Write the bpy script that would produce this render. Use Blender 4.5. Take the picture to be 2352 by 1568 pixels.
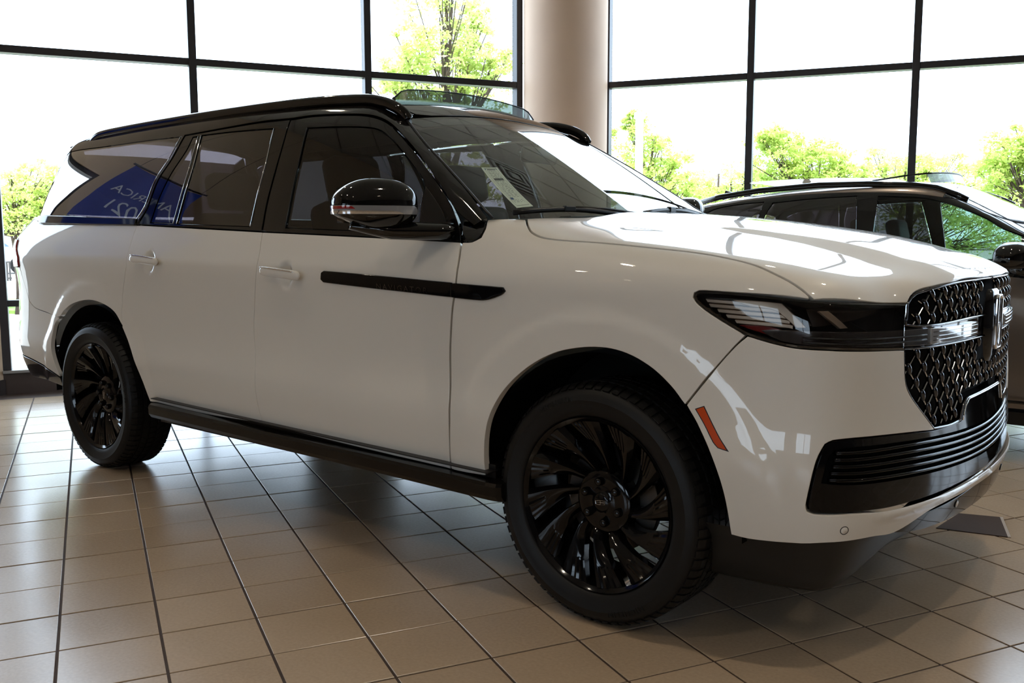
import bpy, bmesh, math, random
import numpy as np
from mathutils import Matrix, Vector, noise
from mathutils.geometry import delaunay_2d_cdt
random.seed(7)
scene = bpy.context.scene
for o in list(bpy.data.objects): bpy.data.objects.remove(o)
COL = scene.collection

# ------------------------------------------------------------ camera
# world frame: the white car's own frame, x forward, y to its left, z up,
# origin on the floor under its front axle.
CAM = np.array([1.68881, -3.44660, 1.29134])
CF = np.array([-0.6309693, 0.7674185, -0.11378304])
CR = np.array([0.77255175, 0.63494974, -0.00161941])
CU = np.array([-0.07100374, 0.08892509, 0.9935043])
FPX = 2133.84
cam_d = bpy.data.cameras.new('camera')
cam_d.sensor_width = 36.0
cam_d.lens = FPX / 2352 * 36
cam_d.clip_start = 0.05
cam_d.clip_end = 400
cam = bpy.data.objects.new('camera', cam_d)
COL.objects.link(cam)
m = Matrix(((CR[0], CU[0], -CF[0], CAM[0]), (CR[1], CU[1], -CF[1], CAM[1]), (CR[2], CU[2], -CF[2], CAM[2]), (0, 0, 0, 1)))
cam.matrix_world = m
scene.camera = cam

# ------------------------------------------------------------ sky, sun, exposure
world = bpy.data.worlds.new('sky')
scene.world = world
world.use_nodes = True
wn = world.node_tree.nodes
bg = wn['Background']
bg.inputs[0].default_value = (0.68, 0.82, 1.0, 1)
bg.inputs[1].default_value = 11.0
SUN_DIR = Vector((0.35, -0.55, 1.25)).normalized()
sun_d = bpy.data.lights.new('sun', 'SUN')
sun_d.energy = 13.0
sun_d.angle = 0.02
sun_d.color = (1, 0.95, 0.86)
sun = bpy.data.objects.new('sun', sun_d)
sun.rotation_euler = SUN_DIR.to_track_quat('Z', 'Y').to_euler()
sun.location = (-10, 20, 20)
COL.objects.link(sun)
vs = scene.view_settings
vs.view_transform = 'Standard'
vs.look = 'None'
vs.exposure = -0.8
vs.gamma = 1.0
vs.use_curve_mapping = False

# ------------------------------------------------------------ helpers
def tag(o, label=None, cat=None, group=None, kind=None):
    if label: o['label'] = label
    if cat: o['category'] = cat
    if group: o['group'] = group
    if kind: o['kind'] = kind
    return o

def link(o, parent=None):
    COL.objects.link(o)
    if parent is not None: o.parent = parent
    return o

def empty(name, loc=(0, 0, 0), rz=0.0, parent=None):
    o = bpy.data.objects.new(name, None)
    o.location = loc
    o.rotation_euler = (0, 0, rz)
    o.empty_display_size = 0.2
    return link(o, parent)

def mesh(name, V, Fc, mat, parent=None, smooth=False, N=None):
    """verts, faces -> one linked mesh object; coordinates are in the parent's frame"""
    me = bpy.data.meshes.new(name)
    me.from_pydata([tuple(map(float, v)) for v in V], [], [tuple(int(i) for i in f) for f in Fc])
    me.materials.append(mat)
    if smooth or N is not None:
        me.polygons.foreach_set('use_smooth', [True] * len(me.polygons))
    me.update()
    if N is not None:
        me.normals_split_custom_set_from_vertices([tuple(map(float, n)) for n in N])
    o = bpy.data.objects.new(name, me)
    return link(o, parent)

class MB:
    """collects simple solids into one mesh"""
    def __init__(s): s.v = []; s.f = []
    def add(s, V, Fc):
        b = len(s.v); s.v += [tuple(map(float, v)) for v in V]; s.f += [tuple(i + b for i in f) for f in Fc]
    def box(s, lo, hi, M=None, ch=0.0):
        x0, y0, z0 = lo; x1, y1, z1 = hi
        if ch > 0:
            bm = bmesh.new()
            bmesh.ops.create_cube(bm, size=1)
            for v in bm.verts:
                v.co = Vector(((x0 + x1) / 2 + v.co.x * (x1 - x0), (y0 + y1) / 2 + v.co.y * (y1 - y0), (z0 + z1) / 2 + v.co.z * (z1 - z0)))
            bmesh.ops.bevel(bm, geom=list(bm.edges), offset=ch, segments=2 if ch > .015 else 1, profile=0.5, affect='EDGES')
            bm.verts.index_update()
            V = [v.co.copy() for v in bm.verts]; Fc = [[v.index for v in f.verts] for f in bm.faces]
            bm.free()
        else:
            V = [Vector(c) for c in ((x0, y0, z0), (x1, y0, z0), (x1, y1, z0), (x0, y1, z0), (x0, y0, z1), (x1, y0, z1), (x1, y1, z1), (x0, y1, z1))]
            Fc = [(0, 3, 2, 1), (4, 5, 6, 7), (0, 1, 5, 4), (1, 2, 6, 5), (2, 3, 7, 6), (3, 0, 4, 7)]
        if M is not None: V = [M @ Vector(v) for v in V]
        s.add(V, Fc)
    def tube(s, pts, r, n=10, ry=None, up=(0, 0, 1), caps=True):
        """sweep an ellipse r (sideways) by ry (along up) along pts; r may be a list"""
        P = [Vector(p) for p in pts]; b = len(s.v); K = len(P)
        for i, p in enumerate(P):
            t = (P[min(i + 1, K - 1)] - P[max(i - 1, 0)]).normalized()
            a = t.cross(Vector(up))
            if a.length < 1e-4: a = t.cross(Vector((1, 0, 0)))
            a.normalize(); c = a.cross(t).normalized()
            rr = r[i] if isinstance(r, (list, tuple)) else r
            r2 = (ry[i] if isinstance(ry, (list, tuple)) else ry) if ry is not None else rr
            for k in range(n):
                q = 2 * math.pi * k / n
                s.v.append(tuple(p + a * (rr * math.cos(q)) + c * (r2 * math.sin(q))))
        for i in range(K - 1):
            for k in range(n):
                k2 = (k + 1) % n
                s.f.append((b + i * n + k, b + i * n + k2, b + (i + 1) * n + k2, b + (i + 1) * n + k))
        if caps:
            s.f.append(tuple(b + k for k in range(n - 1, -1, -1)))
            s.f.append(tuple(b + (K - 1) * n + k for k in range(n)))
    def lathe(s, prof, n=48, M=None, closed=False):
        """revolve (r, h) about the local z axis"""
        b = len(s.v); K = len(prof)
        for r, h in prof:
            for k in range(n):
                q = 2 * math.pi * k / n
                v = Vector((r * math.cos(q), r * math.sin(q), h))
                s.v.append(tuple(M @ v if M is not None else v))
        for i in range(K if closed else K - 1):
            j = (i + 1) % K
            for k in range(n):
                k2 = (k + 1) % n
                s.f.append((b + i * n + k, b + i * n + k2, b + j * n + k2, b + j * n + k))
    def build(s, name, mat, parent=None, smooth=False, angle=None):
        o = mesh(name, s.v, s.f, mat, parent, smooth)
        if angle:
            o.data.set_sharp_from_angle(angle=math.radians(angle))
        return o

def dup(o, parent=None, loc=None, rot=None, scale=None):
    c = o.copy(); COL.objects.link(c)
    if parent is not None: c.parent = parent
    if loc is not None: c.location = loc
    if rot is not None: c.rotation_euler = rot
    if scale is not None: c.scale = scale
    for ch in list(o.children): dup(ch, c)
    return c

# ------------------------------------------------------------ materials
def mat(name, col, rough=0.5, metal=0.0, spec=0.5, coat=0.0, coatr=0.03, emit=None, es=0.0, bump=0.0, bscale=200.0, var=0.0, vscale=3.0):
    m = bpy.data.materials.new(name); m.use_nodes = True
    nt = m.node_tree; p = nt.nodes['Principled BSDF']
    p.inputs['Base Color'].default_value = (*col, 1)
    p.inputs['Roughness'].default_value = rough
    p.inputs['Metallic'].default_value = metal
    p.inputs['Specular IOR Level'].default_value = spec
    p.inputs['Coat Weight'].default_value = coat
    p.inputs['Coat Roughness'].default_value = coatr
    if emit:
        p.inputs['Emission Color'].default_value = (*emit, 1)
        p.inputs['Emission Strength'].default_value = es
    tc = None
    if bump or var:
        tc = nt.nodes.new('ShaderNodeTexCoord')
    if bump:
        n = nt.nodes.new('ShaderNodeTexNoise'); n.inputs['Scale'].default_value = bscale; n.inputs['Detail'].default_value = 4
        b = nt.nodes.new('ShaderNodeBump'); b.inputs['Strength'].default_value = bump; b.inputs['Distance'].default_value = 0.002
        nt.links.new(tc.outputs['Object'], n.inputs['Vector']); nt.links.new(n.outputs['Fac'], b.inputs['Height']); nt.links.new(b.outputs[0], p.inputs['Normal'])
    if var:
        n = nt.nodes.new('ShaderNodeTexNoise'); n.inputs['Scale'].default_value = vscale; n.inputs['Detail'].default_value = 5
        mx = nt.nodes.new('ShaderNodeMix'); mx.data_type = 'RGBA'
        mx.inputs[6].default_value = (*[c * (1 - var) for c in col], 1); mx.inputs[7].default_value = (*[min(1, c * (1 + var)) for c in col], 1)
        nt.links.new(tc.outputs['Object'], n.inputs['Vector']); nt.links.new(n.outputs['Fac'], mx.inputs[0]); nt.links.new(mx.outputs[2], p.inputs['Base Color'])
    return m

def glass(name, tint, ior=1.5, rough=0.0, gain=1.0):
    """thin pane: clear tint plus mirror reflection by the glass's own angle"""
    m = bpy.data.materials.new(name); m.use_nodes = True
    nt = m.node_tree; nt.nodes.clear()
    out = nt.nodes.new('ShaderNodeOutputMaterial'); mx = nt.nodes.new('ShaderNodeMixShader')
    tr = nt.nodes.new('ShaderNodeBsdfTransparent'); gl = nt.nodes.new('ShaderNodeBsdfGlossy'); fr = nt.nodes.new('ShaderNodeFresnel')
    tr.inputs[0].default_value = (*tint, 1); gl.inputs['Roughness'].default_value = rough; fr.inputs[0].default_value = ior
    mu = nt.nodes.new('ShaderNodeMath'); mu.operation = 'MULTIPLY'; mu.inputs[1].default_value = gain; mu.use_clamp = True
    # reflect the same from either side of the pane
    geo = nt.nodes.new('ShaderNodeNewGeometry'); vm = nt.nodes.new('ShaderNodeVectorMath'); vm.operation = 'DOT_PRODUCT'
    ab = nt.nodes.new('ShaderNodeMath'); ab.operation = 'ABSOLUTE'
    lw = nt.nodes.new('ShaderNodeMath'); lw.operation = 'SUBTRACT'; lw.inputs[0].default_value = 1.0
    pw = nt.nodes.new('ShaderNodeMath'); pw.operation = 'POWER'; pw.inputs[1].default_value = 5.0
    r0 = ((ior - 1) / (ior + 1)) ** 2
    ma = nt.nodes.new('ShaderNodeMath'); ma.operation = 'MULTIPLY_ADD'; ma.inputs[1].default_value = 1 - r0; ma.inputs[2].default_value = r0
    L = nt.links.new
    L(geo.outputs['Normal'], vm.inputs[0]); L(geo.outputs['Incoming'], vm.inputs[1]); L(vm.outputs['Value'], ab.inputs[0]); L(ab.outputs[0], lw.inputs[1])
    L(lw.outputs[0], pw.inputs[0]); L(pw.outputs[0], ma.inputs[0]); L(ma.outputs[0], mu.inputs[0])
    nt.nodes.remove(fr)
    L(mu.outputs[0], mx.inputs[0]); L(tr.outputs[0], mx.inputs[1]); L(gl.outputs[0], mx.inputs[2]); L(mx.outputs[0], out.inputs[0])
    return m

M_white = mat('pearl_white_paint', (0.71, 0.67, 0.605), rough=0.42, coat=1.0, coatr=0.015, spec=0.3)
M_black = mat('gloss_black', (0.003, 0.003, 0.0035), rough=0.05, spec=0.45, coat=0.3, coatr=0.02)
M_satin = mat('satin_black', (0.005, 0.005, 0.0055), rough=0.35, spec=0.3)
M_board = mat('running_board_black', (0.004, 0.0035, 0.003), rough=0.2, spec=0.3)
M_matte = mat('matte_black', (0.004, 0.004, 0.004), rough=0.9, spec=0.1)
M_plastic = mat('dark_grey_plastic', (0.010, 0.010, 0.010), rough=0.42, spec=0.3, bump=0.15, bscale=600)
M_piano = mat('piano_black_plastic', (0.0025, 0.0025, 0.003), rough=0.05, spec=0.24)
M_rubber = mat('tyre_rubber', (0.0065, 0.0062, 0.006), rough=0.5, spec=0.25, bump=0.1, bscale=300)
M_chrome = mat('chrome', (0.82, 0.83, 0.85), rough=0.05, metal=1.0)
M_dchrome = mat('dark_chrome', (0.10, 0.10, 0.11), rough=0.10, metal=1.0, coat=0.5)
M_alu = mat('machined_metal', (0.5, 0.5, 0.52), rough=0.3, metal=1.0)
M_wheel = mat('black_alloy', (0.003, 0.003, 0.0035), rough=0.09, spec=0.3, coat=0.1, coatr=0.03)
M_brake = mat('brake_disc_steel', (0.12, 0.115, 0.11), rough=0.4, metal=1.0)
M_amber = mat('amber_lens', (0.50, 0.06, 0.005), rough=0.3, spec=0.2, coat=0.2)
M_red = mat('red_lens', (0.28, 0.01, 0.01), rough=0.1, coat=1.0)
M_edge = mat('bright_grille_edge', (0.62, 0.63, 0.66), rough=0.08, metal=1.0)
M_guide = mat('grey_light_guide', (0.10, 0.10, 0.11), rough=0.12, metal=0.7, coat=1.0)
M_clear = mat('clear_lens', (0.50, 0.51, 0.53), rough=0.06, coat=1.0, metal=0.55)
M_seat = mat('dark_leather', (0.030, 0.028, 0.027), rough=0.55)
M_cabin = mat('cabin_plastic', (0.035, 0.033, 0.033), rough=0.7)
M_liner = mat('headliner', (0.10, 0.09, 0.085), rough=0.9)
M_bezel = mat('lamp_bezel', (0.035, 0.030, 0.028), rough=0.25, spec=0.5)
M_bronze = mat('lamp_reflector', (0.52, 0.45, 0.38), rough=0.3, metal=0.5)
G_wind = glass('windshield_glass', (0.78, 0.83, 0.79), gain=1.5)
G_side = glass('tinted_front_glass', (0.11, 0.12, 0.11), gain=1.8)
G_priv = glass('privacy_glass', (0.06, 0.05, 0.055), gain=2.8)
G_lens = glass('smoked_lens', (0.66, 0.62, 0.58), gain=1.0)
G_room = glass('window_glass', (0.97, 0.985, 0.98), gain=1.0)
G_clear = glass('clear_plastic', (0.9, 0.92, 0.95), gain=2.2)

# ------------------------------------------------------------ body surfaces (implicit, smooth)
def smax(a,b,k): return .5*(a+b+np.sqrt((a-b)**2+k*k))
def herm(X,Y):
    X=np.array(X,float);Y=np.array(Y,float)
    d=np.diff(Y)/np.diff(X);m=np.empty_like(Y)
    m[1:-1]=(d[:-1]*np.diff(X)[1:]+d[1:]*np.diff(X)[:-1])/(X[2:]-X[:-2]);m[0]=d[0];m[-1]=d[-1]
    def f(x):
        x=np.asarray(x,float);xc=np.clip(x,X[0],X[-1]);i=np.clip(np.searchsorted(X,xc)-1,0,len(X)-2)
        h=X[i+1]-X[i];t=(xc-X[i])/h
        y=(1+2*t)*(1-t)**2*Y[i]+t*(1-t)**2*h*m[i]+t*t*(3-2*t)*Y[i+1]+t*t*(t-1)*h*m[i+1]
        return y+np.where(x<X[0],(x-X[0])*m[0],0)+np.where(x>X[-1],(x-X[-1])*m[-1],0)
    return f
def sst(t): t=np.clip(t,0,1);return t*t*t*(t*(6*t-15)+10)
# ---- main car lower body
WP=herm([.20,.36,.44,.54,.64,.76,.92,1.06,1.14,1.165,1.20,1.30,1.42,1.6],[.93,.975,.990,1.004,1.012,1.000,1.002,1.012,1.018,1.016,1.005,.965,.905,.80])
HC=herm([-.9,-.6,-.3,0,.3,.6,.8,.95,1.2],[1.43,1.405,1.388,1.368,1.334,1.286,1.235,1.172,1.10])
XF=herm([.15,.25,.36,.46,.56,.70,.85,1.0,1.1,1.2],[.79,.87,.945,.972,.972,.962,.962,.962,.962,.96])
XR=herm([.3,.5,.65,.8,1.0,1.2,1.27,1.35,1.5],[-4.46,-4.64,-4.69,-4.70,-4.67,-4.71,-4.73,-4.64,-4.47])
def F_body(P):
    x,y,z=P[...,0],np.abs(P[...,1]),P[...,2]
    w=WP(z)-.0055*(x+1.5)**2+.0035*np.clip(x+1.5,0,9)**2
    for cx in (0.01,-3.343):
        r=np.sqrt((x-cx)**2+(z-.40)**2)
        w=w+.009*(1-sst((r-.60)/.07))*sst((z-.40)/.2+.6)
    side=y-w
    front=(x-(XF(z)-.145*y*y))*.97
    rear=(XR(z)+.20*y*y)-x
    a=smax(smax(side,front,.16)-.006,rear,.14)
    # z slope of belt: rear higher
    top=z-(HC(x)-(.055*y**2+.035*sst((y-.25)/.35))*(1-.72*sst((-.08-x)/.5)))
    return smax(a,top*.95,.10-.075*sst((x-.7)/.2)*(1-sst((y-.45)/.3)))
def F_side(P):
    # body without hood top (doors, quarter)
    x,y,z=P[...,0],np.abs(P[...,1]),P[...,2]
    w=WP(z)-.0055*(x+1.5)**2+.0035*np.clip(x+1.5,0,9)**2
    for cx in (0.01,-3.343):
        r=np.sqrt((x-cx)**2+(z-.40)**2)
        w=w+.009*(1-sst((r-.60)/.07))*sst((z-.40)/.2+.6)
    side=y-w
    front=(x-(XF(z)-.145*y*y))*.97
    rear=(XR(z)+.20*y*y)-x
    return smax(smax(side,front,.16)-.006,rear,.14)
# ---- greenhouse
GP=herm([1.15,1.25,1.35,1.5,1.65,1.78,1.88,2.0],[.995,.967,.930,.878,.817,.755,.70,.63])
def gside(P):
    x,y,z=P[...,0],np.abs(P[...,1]),P[...,2]
    return (y-(GP(z)-.006*(x+1.9)**2))*.93
def gws(P):
    x,y,z=P[...,0],np.abs(P[...,1]),P[...,2]
    return (x-(-.335-.235*y*y-1.62*(z-1.36)-.25*(z-1.36)**2))*.52
ZR=herm([-4.6,-4.1,-3.5,-2.7,-2.0,-1.6,-1.2,-.9],[1.92,1.955,1.980,1.990,1.972,1.952,1.918,1.85])
def groof(P):
    x,y,z=P[...,0],np.abs(P[...,1]),P[...,2]
    return z-(ZR(x)-.065*(y/.7)**2)
XGR=herm([1.2,1.4,1.6,1.8,1.95],[-4.44,-4.42,-4.36,-4.30,-4.26])
def grear(P):
    x,y,z=P[...,0],np.abs(P[...,1]),P[...,2]
    return (XGR(z)+.28*y*y)-x
def F_gh(P): 
    a=smax(gside(P),gws(P),.03)
    a=smax(a,grear(P),.05)
    return smax(a,groof(P),.06)
# charts -------------------------------------------------
def cap_dir(s,th,x0=.2,x1=-3.9,z0=.6):
    s=np.asarray(s,float);th=np.asarray(th,float)
    lam=np.where(s>x0,(s-x0)/.9,np.where(s<x1,(s-x1)/.9,0))
    o=np.stack([np.clip(s,x1,x0),0*s,0*s+z0],-1)
    d=np.stack([np.sin(lam),-np.cos(lam)*np.cos(th),np.cos(lam)*np.sin(th)],-1)
    return o,d

def nose_dir(u,z,x1=-.2):
    u=np.asarray(u,float);z=np.asarray(z,float)
    return np.stack([0*u+x1,0*u,z],-1),np.stack([np.cos(u),-np.sin(u),0*u],-1)

def ydir(x,z): 
    x=np.asarray(x,float);z=np.asarray(z,float)
    return np.stack([x,0*x,z],-1),np.stack([0*x,0*x-1,0*x],-1)
def xdir(y,z):
    y=np.asarray(y,float);z=np.asarray(z,float)
    return np.stack([0*y-2,y,z],-1),np.stack([0*y+1,0*y,0*y],-1)
def zdir(x,y):
    x=np.asarray(x,float);y=np.asarray(y,float)
    return np.stack([x,y,0*x+1],-1),np.stack([0*x,0*x,0*x+1],-1)
CH=dict(cap=cap_dir,nose=nose_dir,Y=ydir,X=xdir,Z=zdir,gh=lambda s,t:cap_dir(s,t,x0=-1.5,x1=-3.7,z0=1.1))
def solve(F,o,d,lo=.05,hi=3.2):
    n=o.shape[:-1];a=np.full(n,lo);b=np.full(n,hi)
    for _ in range(36):
        m=.5*(a+b);v=F(o+d*m[...,None])>0
        b=np.where(v,m,b);a=np.where(v,a,m)
    return o+d*a[...,None]
def grad(F,P,e=1e-4):
    g=np.stack([F(P+np.eye(3)[i]*e)-F(P-np.eye(3)[i]*e) for i in range(3)],-1)
    return g/np.linalg.norm(g,axis=-1,keepdims=True)
# ---- the dark car parked alongside
Y2 = 3.32
W2=herm([.18,.30,.45,.60,.80,.95,1.05,1.12,1.2],[.86,.90,.915,.93,.945,.94,.925,.905,.88])
def F2_body(P):
    x,y,z=P[...,0],np.abs(P[...,1]-Y2),P[...,2]
    a=smax(y-W2(z)+.004*(x-.2)**2,(x-(2.30-.22*y*y))*.97,.16)
    a=smax(a,(-2.02+.18*y*y)-x,.14)
    hc=herm([-2.2,-1.9,.7,1.0,1.4,1.9,2.3],[1.14,1.15,1.15,1.10,1.05,.98,.85])(x)
    return smax(a,(z-hc+.05*y*y)*.95,.08)
G2=herm([1.0,1.10,1.25,1.40,1.50,1.58,1.68],[.915,.885,.83,.77,.73,.69,.62])
ZR2=herm([-2.1,-1.8,-1.4,-1.0,-.6,-.2,.1,.35,.6],[1.42,1.50,1.575,1.62,1.643,1.648,1.632,1.585,1.50])
def F2_gh(P):
    x,y,z=P[...,0],np.abs(P[...,1]-Y2),P[...,2]
    a=smax((y-G2(z)+.004*(x+.2)**2)*.93,(x-(1.13-.22*y*y-1.95*(z-1.08)))*.46,.035)
    a=smax(a,((-1.93-.10*(1.6-z)*0+.20*y*y+.30*(z-1.1))-x)*.95,.06)
    return smax(a,z-(ZR2(x)-.038*(y/.6)**2),.05)

def shape_outline(poly, step=.03, corner=34, closed=True):
    """smooth a traced outline (corners sharper than the limit stay) and resample it"""
    P = np.array(poly, float); n = len(P); out = []
    def turn(i):
        a = P[i] - P[(i - 1) % n]; b = P[(i + 1) % n] - P[i]
        return abs(math.degrees(math.atan2(a[0] * b[1] - a[1] * b[0], a @ b)))
    sharp = [turn(i) > corner or (not closed and i in (0, n - 1)) for i in range(n)]
    for i in range(n if closed else n - 1):
        j = (i + 1) % n; p1, p2 = P[i], P[j]
        p0 = P[(i - 1) % n] if not sharp[i] else 2 * p1 - p2
        p3 = P[(j + 1) % n] if not sharp[j] else 2 * p2 - p1
        L = np.linalg.norm(p2 - p1); k = max(1, int(math.ceil(L / step)))
        # centripetal style tangents scaled to the chord
        m1 = (p2 - p0); m1 = m1 / (np.linalg.norm(m1) + 1e-9) * L
        m2 = (p3 - p1); m2 = m2 / (np.linalg.norm(m2) + 1e-9) * L
        for q in range(k):
            t = q / k
            out.append((1 + 2 * t) * (1 - t) ** 2 * p1 + t * (1 - t) ** 2 * m1 + t * t * (3 - 2 * t) * p2 + t * t * (t - 1) * m2)
    if not closed: out.append(P[-1])
    return np.array(out)
def area2(P): return 0.5 * np.sum(P[:, 0] * np.roll(P[:, 1], -1) - np.roll(P[:, 0], -1) * P[:, 1])
def offset2(P, d):
    """shift a closed outline inward (d>0)"""
    if area2(P) < 0: d = -d
    a = np.roll(P, 1, 0); b = np.roll(P, -1, 0)
    t1 = P - a; t1 /= np.linalg.norm(t1, axis=1, keepdims=True) + 1e-12
    t2 = b - P; t2 /= np.linalg.norm(t2, axis=1, keepdims=True) + 1e-12
    n1 = np.stack([-t1[:, 1], t1[:, 0]], 1); n2 = np.stack([-t2[:, 1], t2[:, 0]], 1)
    n = n1 + n2; l = np.maximum((n * n).sum(1, keepdims=True), .5); n = n * 2 / l
    return P + n * d
def inside(P, Q):
    c = np.zeros(len(Q), bool); n = len(P)
    for i in range(n):
        a, b = P[i], P[(i + 1) % n]
        if a[1] == b[1]: continue
        m = ((a[1] > Q[:, 1]) != (b[1] > Q[:, 1])) & (Q[:, 0] < (b[0] - a[0]) * (Q[:, 1] - a[1]) / (b[1] - a[1]) + a[0])
        c ^= m
    return c
def segdist(P, Q):
    d = np.full(len(Q), 1e9); n = len(P)
    for i in range(n):
        a, b = P[i], P[(i + 1) % n]; e = b - a; l = e @ e + 1e-12
        t = np.clip(((Q - a) @ e) / l, 0, 1)
        d = np.minimum(d, np.linalg.norm(Q - (a + t[:, None] * e), axis=1))
    return d
def chart_map(F, chart, UV):
    o, d = CH[chart](UV[:, 0], UV[:, 1]); P = solve(F, o, d); return P, grad(F, P)
def panel_data(F, chart, poly, res=.03, gap=.002, th=.012, inset=0., holes=(), rnd=.0022, bump=None, corner=34, back=False, bstep=None):
    gap = gap + (rnd if gap >= .0005 else 0)
    loops = [offset2(shape_outline(poly, bstep or res * .8, corner), gap)]
    if area2(loops[0]) < 0: loops[0] = loops[0][::-1]
    for h in holes:
        q = offset2(shape_outline(h, bstep or res * .8, corner), -gap)
        loops.append(q[::-1] if area2(q) > 0 else q)
    lo = loops[0].min(0); hi = loops[0].max(0)
    gx = np.arange(lo[0] + res * .5, hi[0], res); gy = np.arange(lo[1] + res * .45, hi[1], res * .9)
    G = np.array([(x + (res * .5 if j % 2 else 0), y) for j, y in enumerate(gy) for x in gx]) if len(gx) and len(gy) else np.zeros((0, 2))
    if len(G):
        k = inside(loops[0], G)
        for h in loops[1:]: k &= ~inside(h, G)
        G = G[k]
        if len(G):
            dd = segdist(loops[0], G)
            for h in loops[1:]: dd = np.minimum(dd, segdist(h, G))
            G = G[dd > res * .42]
    V = np.concatenate(loops + [G]); E = []; b = 0; rng = []
    for l in loops:
        n = len(l); E += [(b + i, b + (i + 1) % n) for i in range(n)]; rng.append((b, n)); b += n
    r = delaunay_2d_cdt([Vector(v) for v in V], E, [], 0, 1e-6)
    V2 = np.array([tuple(v) for v in r[0]]); T = np.array([f for f in r[2]])
    orig = {}
    for i, l in enumerate(r[3]):
        for q in l: orig[q] = i
    cc = V2[T].mean(1); k = inside(loops[0], cc)
    for h in loops[1:]: k &= ~inside(h, cc)
    T = T[k]
    P, N = chart_map(F, chart, V2)
    P = P - N * inset
    if bump is not None:
        e = 1e-3
        def disp(uv):
            p, n = chart_map(F, chart, uv); return p - n * inset + n * bump(uv, p)[:, None]
        P = disp(V2); pu = disp(V2 + [e, 0]) - P; pv = disp(V2 + [0, e]) - P
        nn = np.cross(pu, pv); nn /= np.linalg.norm(nn, axis=1, keepdims=True); s = np.sign((nn * N).sum(1)); N = nn * s[:, None]
    tn = np.cross(P[T[:, 1]] - P[T[:, 0]], P[T[:, 2]] - P[T[:, 0]]); fl = (tn * N[T[:, 0]]).sum(1) < 0
    T[fl] = T[fl][:, ::-1]
    Vs = [P]; Ns = [N]; Fs = [tuple(t) for t in T]; base = len(P)
    for (b, n) in rng:
        idx = [orig.get(b + i, b + i) for i in range(n)]
        A = P[idx]; NA = N[idx]; tg = np.roll(A, -1, 0) - np.roll(A, 1, 0); tg /= np.linalg.norm(tg, axis=1, keepdims=True) + 1e-12
        lat = np.cross(tg, NA); lat /= np.linalg.norm(lat, axis=1, keepdims=True) + 1e-12
        # lateral direction must point away from the panel's material
        uvn = loops[rng.index((b, n))]; test = offset2(uvn, -1e-3 if b == 0 else -1e-3)
        pt, _ = chart_map(F, chart, test); s = np.sign(((pt - chart_map(F, chart, uvn)[0]) * lat).sum(1).sum())
        if b != 0: s = s
        lat *= s if s != 0 else 1
        R1 = A + lat * rnd - NA * rnd; R2 = R1 - NA * th
        Vs += [R1, R2]; Ns += [lat, lat]
        flip = None
        a0 = base; a1 = base + n
        for i in range(n):
            j = (i + 1) % n
            f1 = (idx[i], idx[j], a0 + j, a0 + i); f2 = (a0 + i, a0 + j, a1 + j, a1 + i)
            if flip is None:
                nv = np.cross(R1[j] - R1[i], R2[i] - R1[i]); flip = (nv @ lat[i]) < 0
            if flip: f1 = f1[::-1]; f2 = f2[::-1]
            Fs += [f1, f2]
        base += 2 * n
    V = np.concatenate(Vs); Nn = np.concatenate(Ns)
    return V, Fs, Nn
def panel(name, F, chart, poly, mat_, parent=None, mirror=False, **kw):
    V, Fs, Nn = panel_data(F, chart, poly, **kw)
    if mirror:
        V = V * [1, -1, 1]; Nn = Nn * [1, -1, 1]; Fs = [f[::-1] for f in Fs]
    return mesh(name, V, Fs, mat_, parent, N=Nn)
def both(name, F, chart, poly, mat_, parents, **kw):
    V, Fs, Nn = panel_data(F, chart, poly, **kw); out = []
    for k, p in enumerate(parents):
        if p is None: out.append(None); continue
        if k == 0: out.append(mesh(name, V, Fs, mat_, p, N=Nn))
        else: out.append(mesh(name, V * [1, -1, 1], [f[::-1] for f in Fs], mat_, p, N=Nn * [1, -1, 1]))
    return out
def bar_on(F, chart, line, w, h, inset=0., step=.03, corner=34, n=8, mb=None, taper=0):
    """a moulding that follows a line drawn on a surface (w across, h proud)"""
    L = shape_outline(line, step, corner, closed=False); P, N = chart_map(F, chart, L); P = P - N * inset
    mb = mb or MB(); K = len(P); b = len(mb.v)
    for i in range(K):
        t = P[min(i + 1, K - 1)] - P[max(i - 1, 0)]; t /= np.linalg.norm(t); s = np.cross(t, N[i])
        tp_ = (1 - abs(2 * i / (K - 1) - 1) ** taper * .96) ** .5 if taper else 1.0
        for k in range(n):
            q = 2 * math.pi * k / n
            mb.v.append(tuple(P[i] + s * (w * tp_ * math.cos(q)) + N[i] * (h * tp_ * math.sin(q))))
    for i in range(K - 1):
        for k in range(n):
            k2 = (k + 1) % n; mb.f.append((b + i * n + k, b + i * n + k2, b + (i + 1) * n + k2, b + (i + 1) * n + k))
    mb.f.append(tuple(b + k for k in range(n))[::-1]); mb.f.append(tuple(b + (K - 1) * n + k for k in range(n)))
    return mb
def text_mesh(txt, size=1.0, font_scale_x=1.0, spacing=1.0):
    c = bpy.data.curves.new('t', 'FONT'); c.body = txt; c.size = size; c.space_character = spacing; c.resolution_u = 2
    o = bpy.data.objects.new('t', c); COL.objects.link(o)
    dg = bpy.context.evaluated_depsgraph_get(); me = o.evaluated_get(dg).to_mesh()
    V = np.array([tuple(v.co) for v in me.vertices]); Fc = [tuple(p.vertices) for p in me.polygons]
    bpy.data.objects.remove(o); V[:, 0] *= font_scale_x
    return V, Fc
def solidify(V3, N3, Fc, t):
    """faces lifted by t with side walls"""
    n = len(V3); V = np.concatenate([V3 + N3 * t, V3]); F2 = list(Fc); ec = {}
    for f in Fc:
        for i in range(len(f)):
            a, b = f[i], f[(i + 1) % len(f)]
            ec[(a, b)] = 1
    for (a, b) in list(ec):
        if (b, a) not in ec: F2.append((b, a, a + n, b + n))
    return V, F2
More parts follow.
